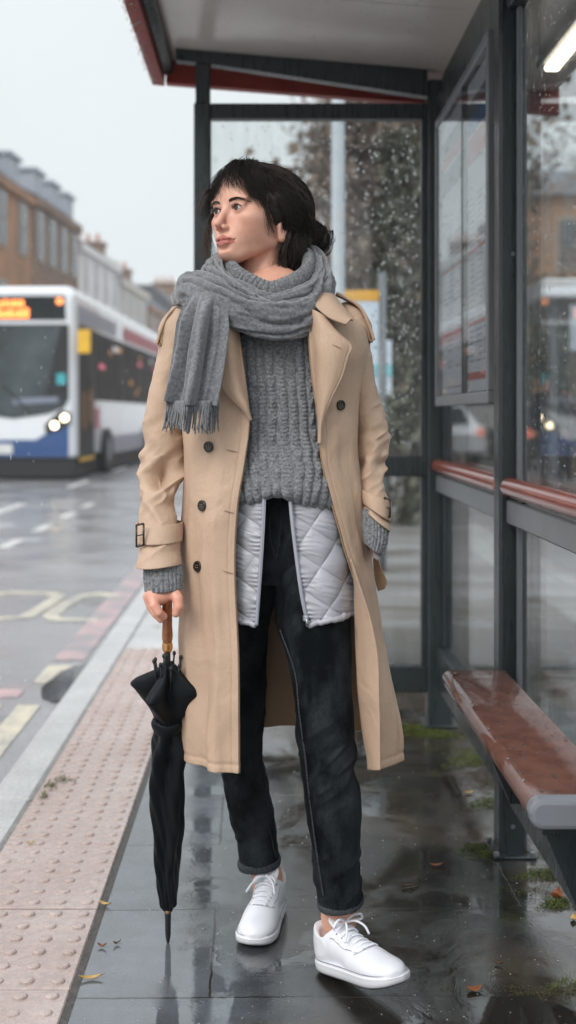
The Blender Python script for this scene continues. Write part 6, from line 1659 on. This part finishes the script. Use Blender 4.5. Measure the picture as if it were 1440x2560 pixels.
# ================================================================== umbrella
UM = empty('umbrella', (-.222, 2.669, 0), 'folded black umbrella with varnished wooden handle, tip resting on the wet paving', 'umbrella')
UT = at(418, 1488, 2.425); UB = at(420, 2356, 1.17*F0/(2356-V0)); UD = (UT-UB)/np.linalg.norm(UT-UB)
def ua(py):
    lo_, hi_ = -.1, 1.2
    for _ in range(40):
        m_ = (lo_+hi_)/2; P = UB+(UT-UB)*m_
        if proj(P)[1] > py: lo_ = m_
        else: hi_ = m_
    return UB+(UT-UB)*m_
u1 = np.cross(UD, (0, 1, 0)); u1 /= np.linalg.norm(u1); u2 = np.cross(UD, u1)
def urings(spec, name, mat, parent, nu=96, nv=200, disp=None, off=(0, 0)):
    S = crom(np.array(spec, float), nv); G_ = np.zeros((nv, nu, 3)); th_ = np.linspace(0, 2*math.pi, nu, endpoint=False)
    for j, row in enumerate(S):
        c = ua(row[0]); r_ = row[1]*c[1]/F0; cx = row[2]*c[1]/F0 if len(row) > 2 else 0
        lob = row[3] if len(row) > 3 else 0; tw = row[4] if len(row) > 4 else 0
        rad_ = r_*(1-lob+lob*np.abs(np.cos(2*(th_+tw)))**2.2*(1+.10*np.sin(3*th_+j*.01))+r_*lob*.22*np.abs(np.cos(5*(th_+tw)+.6)))
        if disp is not None: rad_ = rad_+disp(th_, j/nv, c)
        G_[j] = c+np.array([cx, 0, 0])+rad_[:, None]*(np.cos(th_)[:, None]*u1+np.sin(th_)[:, None]*u2)
    V = np.vstack([G_.reshape(-1, 3), G_[0].mean(0), G_[-1].mean(0)]); i = np.arange(nu); i2 = (i+1) % nu; n = nv*nu
    return mesh_np(name, V, [gridquads(nv, nu, True), np.stack([i2, i, np.full(nu, n)], -1), np.stack([(nv-1)*nu+i, (nv-1)*nu+i2, np.full(nu, n+1)], -1)], mat, parent)
urings([(1488,9,0),(1492,12,0),(1510,12.5,0),(1560,12.5,0),(1600,12.5,0),(1604,11.5,0)], 'handle', M['wood'], UM, 24, 60)
urings([(1603,11,0),(1606,12,0),(1625,12,0),(1628,10.5,0)], 'collar', M['brass'], UM, 24, 20)
urings([(1627,8,0),(1700,8,0)], 'shaft', M['black_plastic'], UM, 16, 6)
cd = lambda th_, v_, c: .0018*np.sin(th_*5+v_*22)+.0012*np.sin(th_*11-v_*35)
CV = urings([(1660,18,2,.25,.3),(1675,32,3,.45,.3),(1692,58,-1,.62,.3),(1712,86,-6,.70,.3),(1720,91,-8,.70,.3),(1730,84,-7,.68,.31),(1752,68,-4,.60,.33),(1775,50,-1,.45,.36),(1796,35,0,.2,.25),(1815,34,0,.12,.3),(1835,40,2,.30,.4),(1868,52,3,.45,.6),(1920,53,1,.42,.75),(1980,50,-1,.38,.9),(2060,43,0,.34,1.05),(2160,33,0,.30,1.15),(2240,23,0,.26,1.2),(2268,18,0,.2,1.22),(2272,9,0,.1,1.22)], 'canopy', M['nylon'], UM, 192, 320, cd)
def sb_(th_, v_, c): return .001*np.sin(th_*3+v_*4)
urings([(1798,37,0),(1800,38,0),(1822,37,0),(1824,36,0)], 'closing_strap', M['nylon'], UM, 64, 14, sb_)
mb = MB(); mb.ell(ua(1812)+np.array([.029, -.008, 0]), (.004, .004, .005), 10, 6); mb.build('snap_button', M['brass'], UM, True)
for k in range(8):
    a = 2*math.pi*k/8+.35; c0 = ua(1716+8*math.sin(a)); c1 = ua(1652-6*math.sin(a*2)); r0_, r1_ = .020, .0285
    d0 = (math.cos(a)*u1+math.sin(a)*u2); mb = MB(); mb.tube([c0+d0*r0_, c1+d0*r1_], [.0022, .0022], 6); mb.ell(c1+d0*r1_, (.0038, .0038, .0052), 8, 6); mb.build('rib_tip', M['black_plastic'], UM, True)
urings([(2270,8,0),(2276,9,0),(2281,8,0)], 'ferrule_ring', M['brass'], UM, 16, 8)
urings([(2279,8.5,0),(2300,7.5,0),(2346,5.5,0),(2355,3.5,0)], 'tip', M['black_plastic'], UM, 16, 14)
# ================================================================== small things on the ground
M['leaf_gold'] = mat_simple('golden_leaf', (.42,.27,.08), .5, .3, 60); M['leaf_rust'] = mat_simple('rust_leaf', (.22,.07,.02), .5, .3, 60); M['leaf_dead'] = mat_simple('dead_brown_leaf', (.085,.045,.022), .5, .3, 60)
def leaf(px, py, L_, W_, rz, mt, label, curl=.006):
    Y = CAM_H*F0/(py-V0); x = (px-U0)*Y/F0; n = 12; t_ = np.linspace(-1, 1, n); half = W_/2*(1-t_**2)**.8*(1-.25*t_); rows = []
    r_ = random.Random(int(px*7+py)); 
    for k in range(n): rows.append([(t_[k]*L_/2, q*half[k], .003+curl*(t_[k]**2)*r_.uniform(.6, 1.1)+abs(q)*curl*.5) for q in (-1, -.5, 0, .5, 1)])
    G_ = np.array(rows); c, s = math.cos(R(rz)), math.sin(R(rz)); P = G_.copy(); P[..., 0] = x+c*G_[..., 0]-s*G_[..., 1]; P[..., 1] = Y+s*G_[..., 0]+c*G_[..., 1]
    N_ = gridnormals(P); N_ *= np.sign(N_[..., 2].mean()); V, Q = solid_grid(P, .0006, False, N_); T = mesh_np('fallen_leaf', V, Q, mt)
    mb = MB(); mb.tube([P[-1, 2], P[-1, 2]+(P[-1, 2]-P[-3, 2])*.8+[0, 0, .002]], .0006, 5); mb.build('stalk', M['leaf_dead'], T)
    tag(T, label, 'leaf', 'fallen leaves on the wet pavement')
leaf(226, 2449, .048, .013, 12, M['leaf_gold'], 'long pale gold leaf nearest the front beside the tactile paving')
leaf(254, 2369, .018, .007, -10, M['leaf_rust'], 'tiny rust leaf left of the umbrella tip')
leaf(292, 2362, .016, .006, 30, M['leaf_dead'], 'tiny brown leaf midway between tactile paving and umbrella tip')
leaf(262, 2264, .030, .012, -25, M['leaf_gold'], 'gold leaf scrap lying on the slab joint by the tactile paving')
leaf(1090, 2167, .032, .012, 5, M['leaf_rust'], 'rust leaf on the pavement left of the bench post foot')
leaf(1020, 2218, .040, .008, 15, M['leaf_dead'], 'thin dark leaf right of the stepping leg')
leaf(1392, 2250, .036, .030, 60, M['leaf_rust'], 'orange-brown curled leaf on moss under the bench', .018)
leaf(1434, 2300, .034, .014, 70, M['leaf_gold'], 'leaf at the right picture edge under the bench')
leaf(1186, 2478, .034, .022, 20, M['leaf_rust'], 'rust leaf in the dark wet corner at the front right')
leaf(1172, 1985, .030, .012, 10, M['leaf_gold'], 'golden leaf just past the bench post')
leaf(75, 2112, .018, .008, 10, M['leaf_gold'], 'small golden leaf among the tactile blisters')
leaf(1245, 2412, .020, .010, -30, M['leaf_dead'], 'small dark leaf on the bare slab at the lower right')
TW = MB(); 
def gp(px, py, z=.003): Y = (CAM_H-z)*F0/(py-V0); return np.array([(px-U0)*Y/F0, Y, z])
TW.tube([gp(1005, 2222), gp(1028, 2219, .006), gp(1046, 2212)], [.002, .0025, .0012], 6); tag(TW.build('twig', M['bark']), 'short dark twig on the pavement right of the stepping leg', 'twig')
# moss and weeds: stuff
M['moss'] = mat_simple('wet_moss', (.075,.095,.012), .7, .6, 60); M['moss2'] = mat_simple('olive_moss', (.06,.055,.012), .7, .6, 60)
def moss(name, blobs, mt, seed, hmax=.014, dens=1.0):
    rs = np.random.RandomState(seed); V = []; 
    for (px, py, rx, ry, n_) in blobs:
        c = gp(px, py, 0); n_ = int(n_*dens); a = rs.rand(n_)*6.283; q = np.sqrt(rs.rand(n_)); w_ = 1+.4*np.sin(a*3+seed)+.25*np.sin(a*7)
        P = np.stack([c[0]+rx*q*w_*np.cos(a), c[1]+ry*q*w_*np.sin(a), hmax*(1-q**2)*rs.rand(n_)+.001], 1)
        d = rs.randn(n_, 3)*.6+[0, 0, 1.2]; d /= np.linalg.norm(d, axis=1)[:, None]; sd = np.cross(d, rs.randn(n_, 3)); sd /= np.linalg.norm(sd, axis=1)[:, None]; L_ = hmax*(.3+.7*rs.rand(n_, 1))*(1.15-q[:, None]*.6)
        V.append(np.stack([P-sd*.0011, P+sd*.0011, P+d*L_], 1).reshape(-1, 3))
    V = np.vstack(V); return tag(mesh_np(name, V, np.arange(len(V)).reshape(-1, 3), mt, None, smooth=False), kind='stuff')
moss('moss', [(1040,1830,.09,.09,2600),(1100,1838,.07,.05,1600),(1180,1900,.09,.10,1800),(1230,2012,.07,.05,900),(1196,2125,.05,.035,900),(1225,2140,.05,.02,600),(1375,2190,.09,.035,1700),(1400,2262,.05,.03,900),(1310,2140,.06,.015,500)], M['moss'], 3, .011)
moss('moss', [(1130,1870,.16,.14,1500),(1220,1960,.10,.10,900),(1400,2480,.16,.03,1600),(1340,2230,.10,.05,700),(1000,1842,.06,.03,700)], M['moss2'], 6, .005)
moss('weeds', [(125,1970,.02,.02,120),(160,1955,.035,.012,140),(110,1995,.015,.02,70),(1420,2470,.05,.012,200),(395,1570,.05,.03,60)], M['moss'], 9, .020)
# grit specks
rs = np.random.RandomState(77); n_ = 1000
yy = 2.15+4*rs.rand(n_)**1.6; xx = -.36+1.2*rs.rand(n_); s = .0006+.0016*rs.rand(n_)**3; b_ = np.array([(1,0,0),(0,1,0),(-1,0,0),(0,-1,0),(0,0,1.0)])
V = (np.stack([xx, yy, np.full(n_, .0005)], 1)[:, None]+b_[None]*s[:, None, None]*np.array([1, 1, .6])).reshape(-1, 3); o5 = np.arange(n_)[:, None]*5
Q = np.concatenate([o5+np.array([[a, (a+1) % 4, 4]]) for a in range(4)])
tag(mesh_np('grit', V, Q, M['kerb'], None, smooth=False), kind='stuff')
# falling rain and beads on the seat
base = MB(); base.ell((0, 0, 0), (1, 1, 1), 6, 4); bv = np.vstack(base.v); bq = base.f
def scatter(name, C, S, mt, parent=None):
    n_ = len(C); V = (C[:, None]+bv[None]*S[:, None]).reshape(-1, 3); k = len(bv); tri = np.array([f_ for f_ in bq if len(f_) == 3]); qd = np.array([f_ for f_ in bq if len(f_) == 4]); o_ = (np.arange(n_)*k)[:, None, None]
    o = mesh_np(name, V, [(tri[None]+o_).reshape(-1, 3), (qd[None]+o_).reshape(-1, 4)], mt, parent); o['kind'] = 'stuff'; return o
M['rain'] = mat_simple('rain_water', (.75,.78,.80), .1, .02)
n_ = 1000; Y = 2.2+6*rs.rand(n_); C = np.stack([(-.26+.52*rs.rand(n_))*Y, Y, CAM_H+(-.4+.75*rs.rand(n_))*Y], 1); C = C[(C[:, 0] < -.48) & (C[:, 2] > .02)]
scatter('falling_rain', C, np.stack([np.full(len(C), .0006), np.full(len(C), .0006), .003+.004*rs.rand(len(C))], 1), M['rain'])
n_ = 900; C = np.stack([bx0+.01+.155*rs.rand(n_), by0+.03+(by1-by0-.05)*rs.rand(n_), np.full(n_, bz1)], 1); r_ = .0008+.0026*rs.rand(n_)**4
st_ = [o for o in bpy.data.objects if o.name.startswith('seat') and o.parent == BE][0]
scatter('rain_beads', C, np.stack([r_*1.2, r_*1.2, r_*.6], 1), M['drop'], st_)
C2 = np.stack([np.full(500, -.445)+.05*rs.rand(500)-.02, RY0+.05+(RY1-RY0-.1)*rs.rand(500), np.full(500, 2.470)], 1)
scatter('roof_edge_drips', C2, np.stack([np.full(500, .0028), np.full(500, .0028), .002+.005*rs.rand(500)], 1), M['drop'], [o for o in bpy.data.objects if o.name == 'fascia'][0])

# ================================================================== people far off
def ped(x, y_, H, cc, tc_, hc, label, step=.12, face=1):
    T = empty('person', (x, y_, 0), label, 'person', 'passers-by beyond the shelter'); k = H/1.7
    f = Field((-.36, -.34, -.02), (.36, .34, 1.82), .016); f.D = f.ell((0, 0, 1.59), (.075, .09, .115))
    f.add(f.cap((0, .01, 1.42), (0, 0, 1.5), .055, .05), .03)
    f.add(f.cap((0, 0, 1.02), (0, 0, 1.35), .12, .13), .05)
    for s_ in (-1, 1):
        f.add(f.cap((s_*.09, 0, .92), (s_*.10, s_*step, .10), .085, .045), .03); f.add(f.cap((s_*.10, s_*step-.02, .05), (s_*.10, s_*step-.14, .045), .045, .038), .02)
        f.add(f.cap((s_*.17, 0, 1.38), (s_*.24, .02, 1.10), .055, .045), .03); f.add(f.cap((s_*.24, .02, 1.10), (s_*.22, -.10, .88), .042, .032), .02); f.add(f.ell((s_*.22, -.12, .83), (.025, .03, .05)), .015)
    V, Q = f.mesh(); col = np.where(V[:, 2:3] > 1.47, SKIN, np.array(tc_)); col = np.where((V[:, 2:3] < .87) & (np.abs(V[:, :1]) > .17), SKIN, col)
    mesh_np('body', V*k+[x, y_, 0], Q, M['skin'], T, colors=col)
    f = Field((-.36, -.30, .5), (.36, .30, 1.6), .016); f.D = f.cap((0, .0, .72), (0, 0, 1.34), .20, .155); f.add(f.cap((-.13, 0, 1.38), (.13, 0, 1.38), .085, .085), .05)
    for s_ in (-1, 1): f.add(f.cap((s_*.18, 0, 1.37), (s_*.245, .02, 1.10), .075, .065), .03); f.add(f.cap((s_*.245, .02, 1.10), (s_*.225, -.09, .90), .06, .05), .02)
    f.D = np.maximum(f.D, .66-f.Z); V, Q = f.mesh(); mesh_np('coat', V*k+[x, y_, 0], Q, cc, T)
    f = Field((-.12, -.14, 1.5), (.12, .16, 1.76), .012); f.D = f.ell((0, .02, 1.615), (.088, .10, .115)); f.cut(f.ell((0, -.10, 1.58), (.07, .07, .10)), .01); V, Q = f.mesh(); mesh_np('hair', V*k+[x, y_, 0], Q, hc, T)
M['coat_black'] = mat_simple('black_coat', (.012,.013,.016), .8); M['coat_navy'] = mat_simple('navy_coat', (.015,.022,.045), .8); M['coat_plum'] = mat_simple('purple_coat', (.16,.08,.20), .8)
ped(2.35, 22.5, 1.75, M['coat_black'], (.02, .02, .025), M['hair'], 'distant passer-by in a black coat below the ivy-clad tree', .16)
ped(2.95, 23.5, 1.68, M['coat_navy'], (.03, .03, .035), M['hair'], 'distant passer-by in a navy coat beside the one in black', .10)
ped(4.55, 19.5, 1.80, M['coat_black'], (.02, .02, .025), M['hair'], 'passer-by in black seen through the long side glass', .14)
ped(5.3, 21.5, 1.66, M['coat_plum'], (.04, .04, .06), M['hair'], 'passer-by in a purple coat at the right, past the one in black', .1)
# ================================================================== damp air
m = bpy.data.materials.new('haze_air'); m.use_nodes = True; t_ = m.node_tree; t_.nodes.clear()
o_ = t_.nodes.new('ShaderNodeOutputMaterial'); v_ = t_.nodes.new('ShaderNodeVolumePrincipled')
v_.inputs['Color'].default_value = (.93, .96, 1.0, 1); v_.inputs['Density'].default_value = .0011; v_.inputs['Anisotropy'].default_value = .1
t_.links.new(v_.outputs[0], o_.inputs['Volume'])
mb = MB(); mb.box((-150, -21, -1.3), (150, 412, 21)); hz = mb.build('haze', m); tag(hz, kind='stuff')
sc.cycles.volume_bounces = 1; sc.cycles.volume_step_rate = 4
